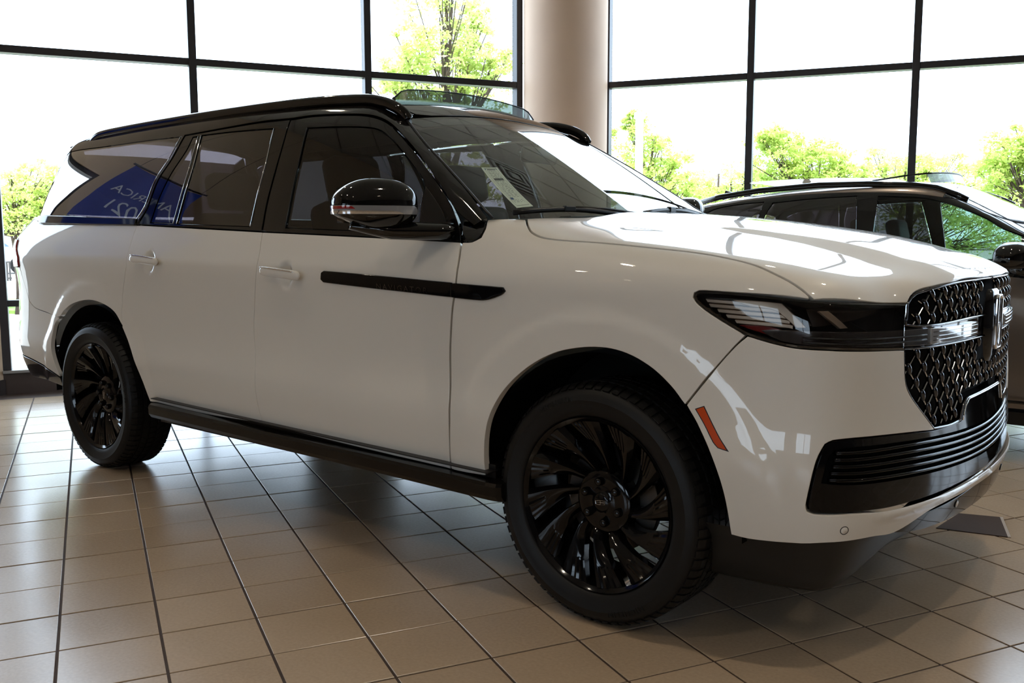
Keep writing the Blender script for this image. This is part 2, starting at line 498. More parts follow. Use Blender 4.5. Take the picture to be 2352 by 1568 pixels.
# ============================================================ ROOM
D0 = Vector((0.44086874, 0.89757158, 0)); D1 = Vector((-0.89757158, 0.44086874, 0))
T0 = Vector((-3.22527661, -1.53790368, 0)); TS = 0.30442
def noise_mat_tile():
    m = bpy.data.materials.new('floor_tile_glaze'); m.use_nodes = True
    nt = m.node_tree; p = nt.nodes['Principled BSDF']; L = nt.links.new
    tc = nt.nodes.new('ShaderNodeNewGeometry')
    # one random value per tile cell, in the tile grid's own frame
    mp = nt.nodes.new('ShaderNodeMapping'); mp.vector_type = 'TEXTURE'
    mp.inputs['Location'].default_value = T0
    mp.inputs['Rotation'].default_value = (0, 0, math.atan2(D0.y, D0.x))
    mp.inputs['Scale'].default_value = (TS, TS, TS)
    fl = nt.nodes.new('ShaderNodeVectorMath'); fl.operation = 'FLOOR'
    sep = nt.nodes.new('ShaderNodeSeparateXYZ'); cmb = nt.nodes.new('ShaderNodeCombineXYZ')
    wnz = nt.nodes.new('ShaderNodeTexWhiteNoise'); wnz.noise_dimensions = '3D'
    L(tc.outputs['Position'], mp.inputs[0]); L(mp.outputs[0], fl.inputs[0]); L(fl.outputs[0], sep.inputs[0])
    L(sep.outputs[0], cmb.inputs[0]); L(sep.outputs[1], cmb.inputs[1]); L(cmb.outputs[0], wnz.inputs[0])
    n1 = nt.nodes.new('ShaderNodeTexNoise'); n1.inputs['Scale'].default_value = 90; n1.inputs['Detail'].default_value = 6
    n2 = nt.nodes.new('ShaderNodeTexNoise'); n2.inputs['Scale'].default_value = 2.2; n2.inputs['Detail'].default_value = 4
    L(tc.outputs['Position'], n1.inputs['Vector']); L(tc.outputs['Position'], n2.inputs['Vector'])
    def mth(op, a, b, c=None):
        x = nt.nodes.new('ShaderNodeMath'); x.operation = op
        for i, q in enumerate((a, b, c)):
            if q is None: continue
            if isinstance(q, (int, float)): x.inputs[i].default_value = q
            else: L(q, x.inputs[i])
        return x.outputs[0]
    f = mth('MULTIPLY_ADD', wnz.outputs['Value'], 0.16, 0.0)
    f = mth('MULTIPLY_ADD', n1.outputs['Fac'], 0.50, f)
    f = mth('MULTIPLY_ADD', n2.outputs['Fac'], 0.35, f)
    mx = nt.nodes.new('ShaderNodeMix'); mx.data_type = 'RGBA'
    mx.inputs[6].default_value = (0.27, 0.195, 0.128, 1); mx.inputs[7].default_value = (0.56, 0.425, 0.295, 1)
    L(f, mx.inputs[0]); L(mx.outputs[2], p.inputs['Base Color'])
    r = mth('MULTIPLY_ADD', n2.outputs['Fac'], 0.12, 0.17)
    L(r, p.inputs['Roughness'])
    p.inputs['Specular IOR Level'].default_value = 0.75
    p.inputs['Coat Weight'].default_value = 0.25; p.inputs['Coat Roughness'].default_value = 0.22
    # faint brushed streaks along one tile direction, seen in the glossy sky reflection
    mp2 = nt.nodes.new('ShaderNodeMapping'); mp2.vector_type = 'TEXTURE'
    mp2.inputs['Rotation'].default_value = (0, 0, math.atan2(D0.y, D0.x)); mp2.inputs['Scale'].default_value = (0.25, 0.02, 0.25)
    n3 = nt.nodes.new('ShaderNodeTexNoise'); n3.inputs['Scale'].default_value = 1.0; n3.inputs['Detail'].default_value = 3
    L(tc.outputs['Position'], mp2.inputs[0]); L(mp2.outputs[0], n3.inputs['Vector'])
    b = nt.nodes.new('ShaderNodeBump'); b.inputs['Strength'].default_value = 0.12; b.inputs['Distance'].default_value = 0.002
    hh = mth('MULTIPLY_ADD', n1.outputs['Fac'], 0.35, n3.outputs['Fac'])
    L(hh, b.inputs['Height']); L(b.outputs[0], p.inputs['Normal'])
    return m
M_tile = noise_mat_tile()
M_grout = mat('brown_grout', (0.045, 0.026, 0.018), rough=0.75, bump=0.4, bscale=400)
M_wall = mat('beige_wall_paint', (0.50, 0.37, 0.26), rough=0.75, var=0.04, vscale=2, bump=0.1, bscale=120)
M_column = mat('beige_column_paint', (0.74, 0.53, 0.39), rough=0.62, var=0.05, vscale=4, bump=0.15, bscale=160)
M_frame = mat('dark_bronze_frame', (0.030, 0.027, 0.030), rough=0.38, spec=0.5, metal=0.2)
M_curb = mat('dark_brown_curb', (0.055, 0.035, 0.028), rough=0.5)
M_ceil = mat('ceiling_tile', (0.44, 0.40, 0.36), rough=0.9, bump=0.2, bscale=300)
M_cgrid = mat('ceiling_grid', (0.34, 0.30, 0.27), rough=0.5)

floor_z = 0.0
# grout bed under everything, in the floor's own outline
ROOM = [Vector(p) for p in ((-3.93, 4.30, 0), (7.2, 7.75, 0), (9.5, 3.0, 0), (8.0, -9.0, 0), (-3.2, -9.2, 0), (-6.36, -.33, 0))]
mb = MB(); mb.add([p + Vector((0, 0, -0.0035)) for p in ROOM], [tuple(range(len(ROOM)))[::-1]])
floor = mb.build('floor', M_grout); tag(floor, kind='structure')
def in_room(x, y):
    c = False; n = len(ROOM)
    for i in range(n):
        a, b = ROOM[i], ROOM[(i + 1) % n]
        if (a.y > y) != (b.y > y) and x < (b.x - a.x) * (y - a.y) / (b.y - a.y) + a.x: c = not c
    return c
def tile_geo(ga, gb, th=0.0075):
    """one tile with softened top edges; the joints that run along D1 are the wide ones"""
    a0, a1, b0, b1, c = ga, TS - ga, gb, TS - gb, 0.0012
    V = []
    for q, z in ((0.0, -0.0045), (0.0, -c), (c, 0.0)):
        V += [(a0 + q, b0 + q, z), (a1 - q, b0 + q, z), (a1 - q, b1 - q, z), (a0 + q, b1 - q, z)]
    Fc = [(8, 9, 10, 11)]
    for l in (0, 4):
        for k in range(4): Fc.append((l + k, l + (k + 1) % 4, l + 4 + (k + 1) % 4, l + 4 + k))
    return V, Fc
TV, TF = tile_geo(0.0044, 0.0040)
ang = math.atan2(D0.y, D0.x)
cells = []
for i in range(-30, 40):
    for j in range(-42, 22):
        ctr = T0 + D0 * TS * (i + .5) + D1 * TS * (j + .5)
        d = np.array(ctr) - CAM
        z = d @ CF
        ok = all(in_room(*(T0 + D0 * TS * (i + u) + D1 * TS * (j + v)).xy) for u in (0, 1) for v in (0, 1))
        if not ok: continue
        vis = False
        if z > 0.3:
            px = 1176 + FPX * (d @ CR) / z; py = 784 - FPX * (d @ CU) / z
            vis = -150 < px < 2500 and py < 1720
            under = -3.9 < ctr.x < 0.7 and 0.0 < ctr.y < 1.0 and z > 0
        cells.append((np.linalg.norm(d) if vis else 1e3 + np.linalg.norm(d), i, j, ctr))
cells.sort(key=lambda c: c[0])
tmesh = None; rest = MB()
for n, (dist, i, j, ctr) in enumerate(cells):
    org = T0 + D0 * TS * i + D1 * TS * j
    rz = 0.0006 * math.sin(i * 12.9 + j * 78.2)
    if n < 300:
        if tmesh is None:
            tmesh = bpy.data.meshes.new('tile'); tmesh.from_pydata(TV, [], TF); tmesh.materials.append(M_tile)
        o = bpy.data.objects.new('tile', tmesh); link(o, floor)
        o.location = org + Vector((0, 0, rz)); o.rotation_euler = (0, 0, ang)
    else:
        rest.add([org + D0 * v[0] + D1 * v[1] + Vector((0, 0, v[2] + rz)) for v in TV], TF)
o = rest.build('tile_field', M_tile, floor); o['kind'] = 'stuff'
# dark inlaid panel in the tiling, right of the white car's nose
M_inlay = mat('brown_inlay', (0.050, 0.032, 0.024), rough=0.7, spec=.2)
M_trimlight = mat('pale_edge_strip', (0.42, 0.36, 0.31), rough=0.3)
q = [Vector((0.604, 0.822, 0)), Vector((0.625, 1.119, 0)), Vector((0.797, 1.178, 0)), Vector((0.889, 0.888, 0))]
mb = MB(); mb.add([v + Vector((0, 0, .0035)) for v in q] + [v - Vector((0, 0, .003)) for v in q], [(0, 3, 2, 1), (0, 1, 5, 4), (1, 2, 6, 5), (2, 3, 7, 6), (3, 0, 4, 7)])
o = mb.build('inlay_panel', M_inlay, floor); o['label'] = 'dark brown four-sided panel set into the tiles'
e = (q[3] - q[2]).normalized(); nn = Vector((-e.y, e.x, 0))
nn = nn if nn.dot(q[0] - q[3]) < 0 else -nn
w = [q[2] - nn * .012, q[3] - nn * .012, q[3], q[2]]
mb = MB(); mb.add([v + Vector((0, 0, .004)) for v in w] + [v - Vector((0, 0, .003)) for v in w], [(0, 3, 2, 1), (0, 4, 5, 1), (1, 5, 6, 2), (2, 6, 7, 3), (3, 7, 4, 0)])
mb.build('inlay_edge', M_trimlight, floor)

# ---- window walls: frames of dark mullions and transoms with one pane per opening
CEIL = 4.62
def window_wall(name, org, along, out, us, rows, u_end, curb):
    """org: point on the inner face at floor level; along, out: unit vectors; us: mullion positions"""
    root = empty(name); tag(root, kind='structure')
    M = Matrix((( along.x, out.x, 0, org.x), (along.y, out.y, 0, org.y), (0, 0, 1, 0), (0, 0, 0, 1)))
    FW, FD = 0.032, 0.115
    for u in us:
        mb = MB(); mb.box((u - FW, 0, 0.195), (u + FW, FD, CEIL), M, ch=0.003); mb.build('mullion', M_frame, root)
    for a, b in zip(us[:-1], us[1:]):
        for z0, z1 in rows:
            mb = MB(); mb.box((a + FW, 0.002, z0), (b - FW, FD - .002, z1), M, ch=0.003); mb.build('transom', M_frame, root)
    zs = [0.195] + [v for r in rows for v in r] + [CEIL]
    for a, b in zip(us[:-1], us[1:]):
        for k in range(0, len(zs), 2):
            mb = MB(); mb.box((a + FW, .092, zs[k]), (b - FW, .098, zs[k + 1]), M); mb.build('pane', G_room, root)
    mb = MB(); mb.box((us[0] - FW, -0.03, 0.17), (us[-1] + FW, FD + .03, 0.195), M, ch=.003)
    mb.build('sill', mat('sill_aluminium_' + name, (0.30, 0.29, 0.29), rough=0.3, metal=0.6), root)
    cb = MB(); cb.box((us[0] - FW, 0.0, -0.004), (us[-1] + FW, FD + .05, 0.17), M); c = cb.build(curb, M_curb); tag(c, kind='structure')
    return root
PL = 5.5468
orgL = D1 * PL; outL = D1
usL = [-9.2 + 1.553 * k + 0.0 for k in range(0, 8)]
usL = [1.638 - 1.5465 * k for k in range(3, -1, -1)]
rows = [(0.716, 0.768), (2.742, 2.801)]
window_wall('window_1', orgL, D0, outL, usL, rows, None, 'wall_left')
eR = Vector((0.9545, 0.2982, 0)).normalized(); outR = Vector((-eR.y, eR.x, 0))
orgR = Vector((-3.6025, 4.468, 0))
usR = [0.0, 1.405, 2.835, 4.265, 5.695, 7.125, 8.555, 9.985, 11.2]
window_wall('window_2', orgR, eR, outR, usR, rows, None, 'wall_right')
# round column where the two window walls meet
mb = MB(); mb.lathe([(0.415, 0.0), (0.415, CEIL)], 72, Matrix.Translation((-3.915, 4.215, 0)))
o = mb.build('trim_1', M_column, smooth=True); tag(o, kind='structure')
mb = MB(); mb.lathe([(0.44, 0.0), (0.44, 0.16), (0.425, 0.175), (0.416, 0.18)], 72, Matrix.Translation((-3.915, 4.215, 0)))
o = mb.build('baseboard_corner', M_curb, smooth=False); tag(o, kind='structure')

# ---- the other walls of the showroom (behind and beside the camera)
M_dwall = mat('shade_toned_wall', (0.07, 0.05, 0.04), rough=0.6, var=.1)  # shade put into the colour: unseen walls darkened so gloss black mirrors a dim room
def wall(name, a, b, t=0.15, holes=(), wm=None):
    a = Vector((*a, 0)); b = Vector((*b, 0)); e = (b - a); L = e.length; e.normalize(); n = Vector((e.y, -e.x, 0))
    M = Matrix(((e.x, n.x, 0, a.x), (e.y, n.y, 0, a.y), (0, 0, 1, 0), (0, 0, 0, 1)))
    mb = MB(); u = 0.0
    for (h0, h1, z0, z1) in holes:
        mb.box((u, 0, 0), (h0, t, CEIL), M)
        mb.box((h0, 0, z1), (h1, t, CEIL), M)
        if z0 > 0: mb.box((h0, 0, 0), (h1, t, z0), M)
        u = h1
    mb.box((u, 0, 0), (L, t, CEIL), M)
    o = mb.build(name, wm or M_wall); tag(o, kind='structure')
    bb = MB(); u = 0.0
    for (h0, h1, z0, z1) in list(holes) + [(L, L, 0, 0)]:
        if h0 > u: bb.box((u, -0.02, 0), (h0, 0, 0.12), M)
        u = h1 if z0 == 0 else u
    o2 = bb.build(name.replace('wall', 'baseboard'), M_curb); tag(o2, kind='structure')
    return M
EL = D1 * PL + D0 * (usL[0] - .03)
ER = orgR + eR * 11.23
Mb = wall('wall_back_left', (EL.x, EL.y), (-3.2, -9.2), holes=((.20, 1.20, .3, 2.6), (5.6, 6.6, 0, 2.1)))
Mc = wall('wall_back', (-3.2, -9.2), (8.0, -9.0), holes=((1.4, 3.8, 0.9, 2.4), (5.0, 7.4, 0.9, 2.4)), wm=M_dwall)
wall('wall_far_right', (8.0, -9.0), (9.5, 3.0), wm=M_dwall)
wall('wall_right_end', (9.5, 3.0), (ER.x, ER.y), wm=M_dwall)
def glazed(name, M, h0, h1, z0, z1, n):
    root = empty(name); tag(root, kind='structure')
    for k in range(n + 1):
        u = h0 + (h1 - h0) * k / n
        mb = MB(); mb.box((u - .03 if k else u, .02, z0), (u + .03 if k < n else u, .12, z1), M); mb.build('mullion', M_frame, root)
    for k in range(n):
        a = h0 + (h1 - h0) * k / n; b = h0 + (h1 - h0) * (k + 1) / n
        for zz in (z0, z1 - .06):
            mb = MB(); mb.box((a + .03, .02, zz), (b - .03, .12, zz + .06), M); mb.build('transom', M_frame, root)
        mb = MB(); mb.box((a + .03, .07, z0 + .06), (b - .03, .076, z1 - .06), M); mb.build('pane', G_room, root)
glazed('window_5', Mb, .20, 1.20, .3, 2.6, 1)
glazed('window_3', Mc, 1.4, 3.8, 0.9, 2.4, 2)
glazed('window_4', Mc, 5.0, 7.4, 0.9, 2.4, 2)

Mh = Mb
mb = MB(); mb.box((5.63, .03, 0), (6.57, .08, 2.07), Mh, ch=.004); o = mb.build('door_1', mat('dark_wood_door', (0.06, 0.035, 0.025), rough=.4)); tag(o, kind='structure')
mb = MB(); mb.tube([Mh @ Vector((6.48, -.03, 1.0)), Mh @ Vector((6.36, -.03, 1.0))], .011, 8); mb.build('door_handle', mat('steel_handle', (.5, .5, .5), rough=.3, metal=1), o, True)
# ---- ceiling with a suspended grid
mb = MB(); mb.add([p + Vector((0, 0, CEIL)) for p in ROOM] + [p + Vector((0, 0, CEIL + .2)) for p in ROOM],
                  [tuple(range(len(ROOM))), tuple(range(2 * len(ROOM) - 1, len(ROOM) - 1, -1))] + [(i, (i + 1) % len(ROOM), len(ROOM) + (i + 1) % len(ROOM), len(ROOM) + i) for i in range(len(ROOM))])
ceiling = mb.build('ceiling', M_ceil); tag(ceiling, kind='structure')
mb = MB()
def clip_line(p, d):
    ts = []
    n = len(ROOM)
    for i in range(n):
        a, b = ROOM[i], ROOM[(i + 1) % n]; e = b - a
        den = d.x * e.y - d.y * e.x
        if abs(den) < 1e-9: continue
        t = ((a.x - p.x) * e.y - (a.y - p.y) * e.x) / den; s = ((a.x - p.x) * d.y - (a.y - p.y) * d.x) / den
        if 0 <= s <= 1: ts.append(t)
    ts.sort(); return ts
for dvec, other, step in ((D0, D1, 0.61), (D1, D0, 1.22)):
    for k in range(-30, 31):
        p = other * (k * step)
        ts = clip_line(p, dvec)
        for a, b in zip(ts[::2], ts[1::2]):
            A = p + dvec * (a + .02); B = p + dvec * (b - .02)
            Mx = Matrix(((dvec.x, other.x, 0, 0), (dvec.y, other.y, 0, 0), (0, 0, 1, 0), (0, 0, 0, 1)))
            Mi = Mx.inverted(); la, lb = Mi @ A, Mi @ B
            mb.box((la.x, la.y - .012, CEIL - .012), (lb.x, la.y + .012, CEIL), Mx)
mb.build('ceiling_grid', M_cgrid, ceiling)
# square air diffuser, mirrored in the windscreen
M_vent = mat('vent_enamel', (0.55, 0.53, 0.50), rough=0.4)
vent = empty('ceiling_vent', (-1.9, 2.5, CEIL - .013), ang)
tag(vent, 'square white stepped air diffuser set in the suspended ceiling grid', 'vent')
for k, h in enumerate((.30, .22, .14)):
    mb = MB(); w_ = .035
    for (a, b, c, d) in ((-h, -h, h, -h + w_), (-h, h - w_, h, h), (-h, -h + w_, -h + w_, h - w_), (h - w_, -h + w_, h, h - w_)):
        mb.box((a, b, -.012 - .012 * k), (c, d, 0))
    mb.build('louvre_frame', M_vent, vent)
mb = MB(); mb.box((-.06, -.06, -.045), (.06, .06, 0)); mb.build('core_plate', M_vent, vent)

# ---- recessed ceiling lamps
M_lamp = mat('lamp_lens', (1, .93, .82), rough=0.4, emit=(1, 0.84, 0.64), es=42.0)
lamps = [(-3.0, -4.2), (-0.2, -4.6), (2.6, -4.9), (-1.7, -1.9), (1.9, -1.3), (0.9, 1.7), (-1.0, 3.3), (-4.6, -0.4), (3.9, 2.4), (5.0, -2.2), (-3.6, -7.2), (1.2, -7.6)]
where = ['nearest the outer end of the left windows', 'left of the photographer', 'behind the photographer', 'over the rear side of the white car', 'over the photographer', "over the white car's nose and the dark car", 'close to the round column', "over the white car's tail", 'over the open floor at the right', 'far right of the photographer', 'by the left rear corner of the room', 'close to the back wall windows']
for n, ((lx, ly), wh) in enumerate(zip(lamps, where)):
    lt = empty('ceiling_lamp', (lx, ly, CEIL - .002)); tag(lt, 'round recessed warm ceiling lamp ' + wh, 'lamp', 'recessed ceiling lamps')
    mb = MB(); mb.lathe([(.085, -.001), (.089, -.008), (.112, -.010), (.115, -.002)], 40); mb.build('trim_ring', M_vent, lt, True)
    mb = MB(); mb.lathe([(.0005, -.007), (.045, -.0065), (.085, -.004)], 32); mb.build('lens', M_lamp, lt, True)
    ld = bpy.data.lights.new('spot', 'SPOT'); ld.energy = 180 if lx > -1.0 else 90; ld.spot_size = math.radians(118); ld.spot_blend = 0.7; ld.shadow_soft_size = 0.06; ld.color = (1, .87, .70)
    lo = bpy.data.objects.new('spot', ld); lo.location = (0, 0, -.03); link(lo, lt)
# ============================================================ OUTDOORS
M_asphalt = mat('pale_concrete_paving', (0.42, 0.40, 0.37), rough=0.9, var=0.1, vscale=0.6)
M_grass = mat('lawn_grass', (0.16, 0.30, 0.05), rough=0.9, var=0.3, vscale=3)
mb = MB(); mb.add([(-120, -120, -.12), (120, -120, -.12), (120, 120, -.12), (-120, 120, -.12)], [(0, 1, 2, 3)])
o = mb.build('ground', M_asphalt); tag(o, kind='structure')
def strip(name, pts, z):
    mb = MB(); n = len(pts)
    mb.add([(x, y, z) for x, y in pts] + [(x, y, z - .1) for x, y in pts], [tuple(range(n))] + [(i, n + i, n + (i + 1) % n, (i + 1) % n) for i in range(n)])
    return mb.build(name, M_grass)
def far(px, dist, z=0.0):
    """point on the ground in the direction of image column px at a horizontal distance"""
    d = CF + CR * (px - 1176) / FPX; d = d / math.hypot(d[0], d[1])
    return Vector((CAM[0] + d[0] * dist, CAM[1] + d[1] * dist, z))
for nm, c, hw, hl in (('lawn', far(1500, 17.5), 2.2, 12.0), ('lawn', far(10, 21.5), 1.4, 6.0)):
    d = (c - Vector((CAM[0], CAM[1], 0))).normalized(); s = Vector((-d.y, d.x, 0))
    pts = [c + d * a + s * b for a, b in ((-hw, -hl), (hw, -hl), (hw, hl), (-hw, hl))]
    pts = [(p.x, p.y) for p in pts]
    ar = sum(pts[i][0] * pts[(i + 1) % 4][1] - pts[(i + 1) % 4][0] * pts[i][1] for i in range(4))
    o = strip('lawn', pts if ar > 0 else pts[::-1], -.06); tag(o, kind='structure')

def leaf_mat(name, col, tr):
    m = bpy.data.materials.new(name); m.use_nodes = True; nt = m.node_tree; p = nt.nodes['Principled BSDF']
    out = nt.nodes['Material Output']; t = nt.nodes.new('ShaderNodeBsdfTranslucent'); a = nt.nodes.new('ShaderNodeMixShader')
    g = nt.nodes.new('ShaderNodeNewGeometry'); mx = nt.nodes.new('ShaderNodeMix'); mx.data_type = 'RGBA'
    mx.inputs[6].default_value = (*[c * .55 for c in col], 1); mx.inputs[7].default_value = (*[min(1, c * 1.35) for c in col], 1)
    nt.links.new(g.outputs['Random Per Island'], mx.inputs[0]); nt.links.new(mx.outputs[2], p.inputs['Base Color']); p.inputs['Roughness'].default_value = .5
    t.inputs[0].default_value = (*tr, 1); a.inputs[0].default_value = 0.5
    nt.links.new(p.outputs[0], a.inputs[1]); nt.links.new(t.outputs[0], a.inputs[2]); nt.links.new(a.outputs[0], out.inputs[0])
    return m
M_leaf = leaf_mat('bright_leaf', (0.42, 0.50, 0.13), (0.72, 0.85, 0.26))
M_leaf2 = leaf_mat('yellow_green_leaf', (0.50, 0.57, 0.18), (0.80, 0.90, 0.36))
M_bark = mat('bark', (0.09, 0.065, 0.05), rough=0.95, bump=0.5, bscale=60)
def tree(loc, h, crown, label, nclump, nleaf, lm, seed, trunk_r=.09, leaf=.07, group=None):
    """crown: list of (x, y, z, radius) blobs relative to the base"""
    rnd = random.Random(seed); root = empty('tree', loc); tag(root, label, 'tree', group)
    mb = MB(); mb.tube([(0, 0, -.06), (.03, .01, h * .3), (-.02, .03, h * .55), (.02, 0, h * .85)], [trunk_r, trunk_r * .8, trunk_r * .6, trunk_r * .25], 8)
    lv = MB(); br = MB()
    for (cx, cy, cz, r) in crown:
        a = Vector((0, 0, max(h * .25, cz * .55))); b = Vector((cx, cy, cz))
        br.tube([a, (a + b) / 2 + Vector((0, 0, .15)), b], [trunk_r * .35, trunk_r * .22, trunk_r * .1], 5)
        for c in range(nclump):
            # clumps near the blob's skin, with gaps between them
            d = Vector((rnd.gauss(0, 1), rnd.gauss(0, 1), rnd.gauss(0, 1))).normalized() * r * (rnd.random() ** .45)
            d.z *= .75; cc = b + d
            if rnd.random() < .35: br.tube([b * .5 + a * .5, cc], [.014, .006], 4, caps=False)
            cr = r * rnd.uniform(.12, .26)
            for k in range(int(nleaf * 2.1)):
                p = cc + Vector((rnd.gauss(0, cr * .55), rnd.gauss(0, cr * .55), rnd.gauss(0, cr * .35)))
                s = leaf * rnd.uniform(.6, 1.3)
                u = Vector((rnd.gauss(0, 1), rnd.gauss(0, 1), rnd.gauss(0, .6))).normalized(); w = u.orthogonal().normalized()
                w = (Matrix.Rotation(rnd.uniform(0, 6.28), 3, u) @ w)
                lv.add([p - u * s * .5, p + w * s * .32, p + u * s * .6, p - w * s * .32], [(0, 1, 2, 3)])
    mb.build('trunk', M_bark, root, True); br.build('branches', M_bark, root)
    o = lv.build('foliage', lm, root); o['kind'] = 'stuff'
    return root
def px_tree(px, dist, blobs, label, seed, lm, nclump=34, nleaf=26, leaf=.058, group='trees outside the showroom windows'):
    """blobs in (image column, image row, radius in metres) -> crown around the base"""
    base = far(px, dist, -.1); cr = []
    for (bx, by, r, dd) in blobs:
        d = CF + CR * (bx - 1176) / FPX - CU * (by - 784) / FPX; hl = math.hypot(d[0], d[1]); k = (dist + dd) / hl
        p = CAM + d * k; cr.append((p[0] - base.x, p[1] - base.y, p[2] + .1, r))
    h = max(c[2] + c[3] for c in cr)
    return tree(base, h, cr, label, nclump, nleaf, lm, seed, leaf=leaf, group=group)
px_tree(1030, 14, [(1010, 40, .75, 0), (1090, 60, .45, .5), (960, 110, .5, -.3), (1060, 130, .6, 0), (930, 165, .45, .3), (1130, 150, .4, 0), (1000, 210, .6, 0), (1100, 220, .5, .3), (1040, -60, .6, 0), (900, 200, .4, 0), (990, 330, .7, 0), (1090, 400, .7, 0)], 'tall light green tree outside, left of the round column', 3, M_leaf2, 30, 26)
px_tree(1490, 16, [(1470, 330, .6, 0), (1530, 380, .5, .3), (1430, 420, .5, 0), (1500, 430, .6, -.3), (1560, 440, .35, 0), (1455, 280, .25, 0)], 'bushy green tree outside, just right of the round column', 5, M_leaf, 34, 28)
px_tree(1640, 19, [(1600, 440, .6, 0), (1660, 430, .6, .4), (1710, 415, .6, 0), (1620, 480, .7, 0), (1700, 480, .7, 0)], 'low bright green tree outside, between column and first right mullion', 6, M_leaf2, 30, 26)
px_tree(1840, 17, [(1790, 350, .6, 0), (1850, 370, .65, .2), (1900, 390, .6, 0), (1780, 420, .7, .3), (1860, 430, .8, 0), (1940, 420, .5, 0), (1775, 320, .3, 0)], 'wide bushy green tree outside, behind the second right-hand pane', 8, M_leaf, 40, 30)
px_tree(2060, 20, [(2020, 390, .6, 0), (2080, 400, .6, .4), (2140, 385, .55, 0), (2190, 400, .6, 0), (2050, 440, .7, 0), (2160, 440, .8, 0), (2210, 520, .9, 0), (2290, 540, .9, .5), (2120, 520, .9, 0)], 'row-end green tree outside, behind the mullion over the dark car', 9, M_leaf2, 32, 26)
px_tree(2340, 16, [(2330, 350, .55, 0), (2370, 380, .7, 0), (2310, 400, .45, .3), (2390, 320, .5, 0), (2340, 440, .7, 0)], 'green tree outside at the far right edge of the windows', 10, M_leaf, 34, 26)
px_tree(50, 19, [(30, 440, .75, 0), (85, 420, .55, .3), (60, 480, .7, 0), (10, 490, .7, 0), (100, 470, .45, 0)], "green tree outside, beyond the white car's tail", 12, M_leaf2, 40, 28)
px_tree(-420, 17, [(-420, 300, .9, 0), (-330, 380, .8, .3), (-500, 400, .8, 0)], 'green tree outside the left windows, out past the tail', 13, M_leaf, 30, 24)

# pale lamp post, distant pale building, fence and parked car
M_pole = mat('white_painted_post', (0.85, 0.85, 0.83), rough=0.5)
p = far(1462, 14.5, -.12)
lp = empty('lamp_post', p); tag(lp, 'thin white lamp post standing in front of the bushy tree', 'lamp post')
mb = MB(); mb.tube([(0, 0, 0), (0, 0, 3.15)], .06, 12); mb.build('post', M_pole, lp, True)
mb = MB(); mb.lathe([(.0, .0), (.17, .0), (.17, .25), (.07, .27)], 20); mb.build('base', M_pole, lp, False)
mb = MB(); mb.lathe([(.001, 3.27), (.08, 3.25), (.09, 3.17), (.055, 3.14)], 16); mb.build('cap', M_pole, lp, True)
M_bld = mat('pale_cladding', (0.80, 0.82, 0.84), rough=0.8); M_bwin = mat('far_window', (0.62, 0.68, 0.74), rough=0.2)
M_roof = mat('pale_roof', (0.70, 0.72, 0.74), rough=0.7)
b0 = far(70, 62, -.12); d = (b0 - Vector((CAM[0], CAM[1], 0))).normalized(); bang = math.atan2(d.y, d.x)
bd = empty('building', b0, bang); tag(bd, 'pale washed-out building with low pitched wing far beyond the left tree', 'building')
mb = MB(); mb.box((0, -1.4, 0), (8, 3.2, 5.6)); mb.build('wall', M_bld, bd)
mb = MB(); mb.box((-.2, -1.6, 5.6), (8.2, 3.4, 5.75)); mb.build('roof', M_roof, bd)
mb = MB(); mb.add([(0, 3.2, 0), (8, 3.2, 0), (8, 12, 0), (0, 12, 0), (0, 3.2, 5.0), (8, 3.2, 5.0), (8, 12, 3.4), (0, 12, 3.4)], [(4, 5, 6, 7), (0, 4, 7, 3), (1, 2, 6, 5), (0, 1, 5, 4), (3, 7, 6, 2)]); mb.build('wing', M_bld, bd)
for k in range(4):
    mb = MB(); mb.box((-.03, -1.1 + k * 1.1, 3.9), (.0, -.3 + k * 1.1, 5.0)); mb.build('window', M_bwin, bd)
M_iron = mat('fence_iron', (0.05, 0.045, 0.04), rough=0.6)
f0 = far(-30, 33.0, -.12); f1 = far(33, 33.4, -.12); fd = (f1 - f0)
fn = empty('railing', f0, math.atan2(fd.y, fd.x)); tag(fn, "short dark metal railing outside, left of the white car's tail", 'railing')
L_ = fd.length; nb = 11
for k in range(nb):
    u = L_ * k / (nb - 1)
    mb = MB(); mb.box((u - .02, -.02, 0), (u + .02, .02, .60)); mb.build('baluster', M_iron, fn)
for z in (.06, .57):
    mb = MB(); mb.box((-.04, -.026, z), (L_ + .04, .026, z + .045)); mb.build('rail', M_iron, fn)

# white car parked far outside, only its flank in sight between frame and tail
M_wcar = mat('outdoor_white_paint', (0.75, 0.76, 0.78), rough=.3, coat=.6); M_wgl = mat('outdoor_car_glass', (0.10, 0.16, 0.22), rough=.08, spec=.8)
pc = far(-40, 40.0, -.12); pcar = empty('car', pc, bang + PI_ / 2 if False else bang + math.pi / 2); tag(pcar, 'small white car parked far outside, past the tail of the white sport utility vehicle', 'car')
prof = [(-2.2, .35), (-2.25, .75), (-1.9, .95), (-1.25, 1.0), (-.75, 1.45), (.7, 1.48), (1.45, 1.02), (2.15, .88), (2.25, .55), (2.2, .35)]
def extr(prof, y0, y1, sh=0.0):
    n = len(prof); V = [(x, y0, z) for x, z in prof] + [(x, y1, z) for x, z in prof]
    return V, [tuple(range(n)), tuple(range(2 * n - 1, n - 1, -1))] + [(i, n + i, n + (i + 1) % n, (i + 1) % n) for i in range(n)]
mb = MB(); mb.add(*extr(prof, -.85, .85)); mb.build('body', M_wcar, pcar)
for y0, y1 in ((-.87, -.855), (.855, .87)):
    mb = MB(); mb.add(*extr([(-1.1, 1.02), (-.68, 1.38), (-.05, 1.40), (-.05, 1.02)], y0, y1)); mb.build('side_window', M_wgl, pcar)
    mb = MB(); mb.add(*extr([(.02, 1.02), (.02, 1.40), (.62, 1.40), (1.2, 1.04)], y0, y1)); mb.build('side_window', M_wgl, pcar)
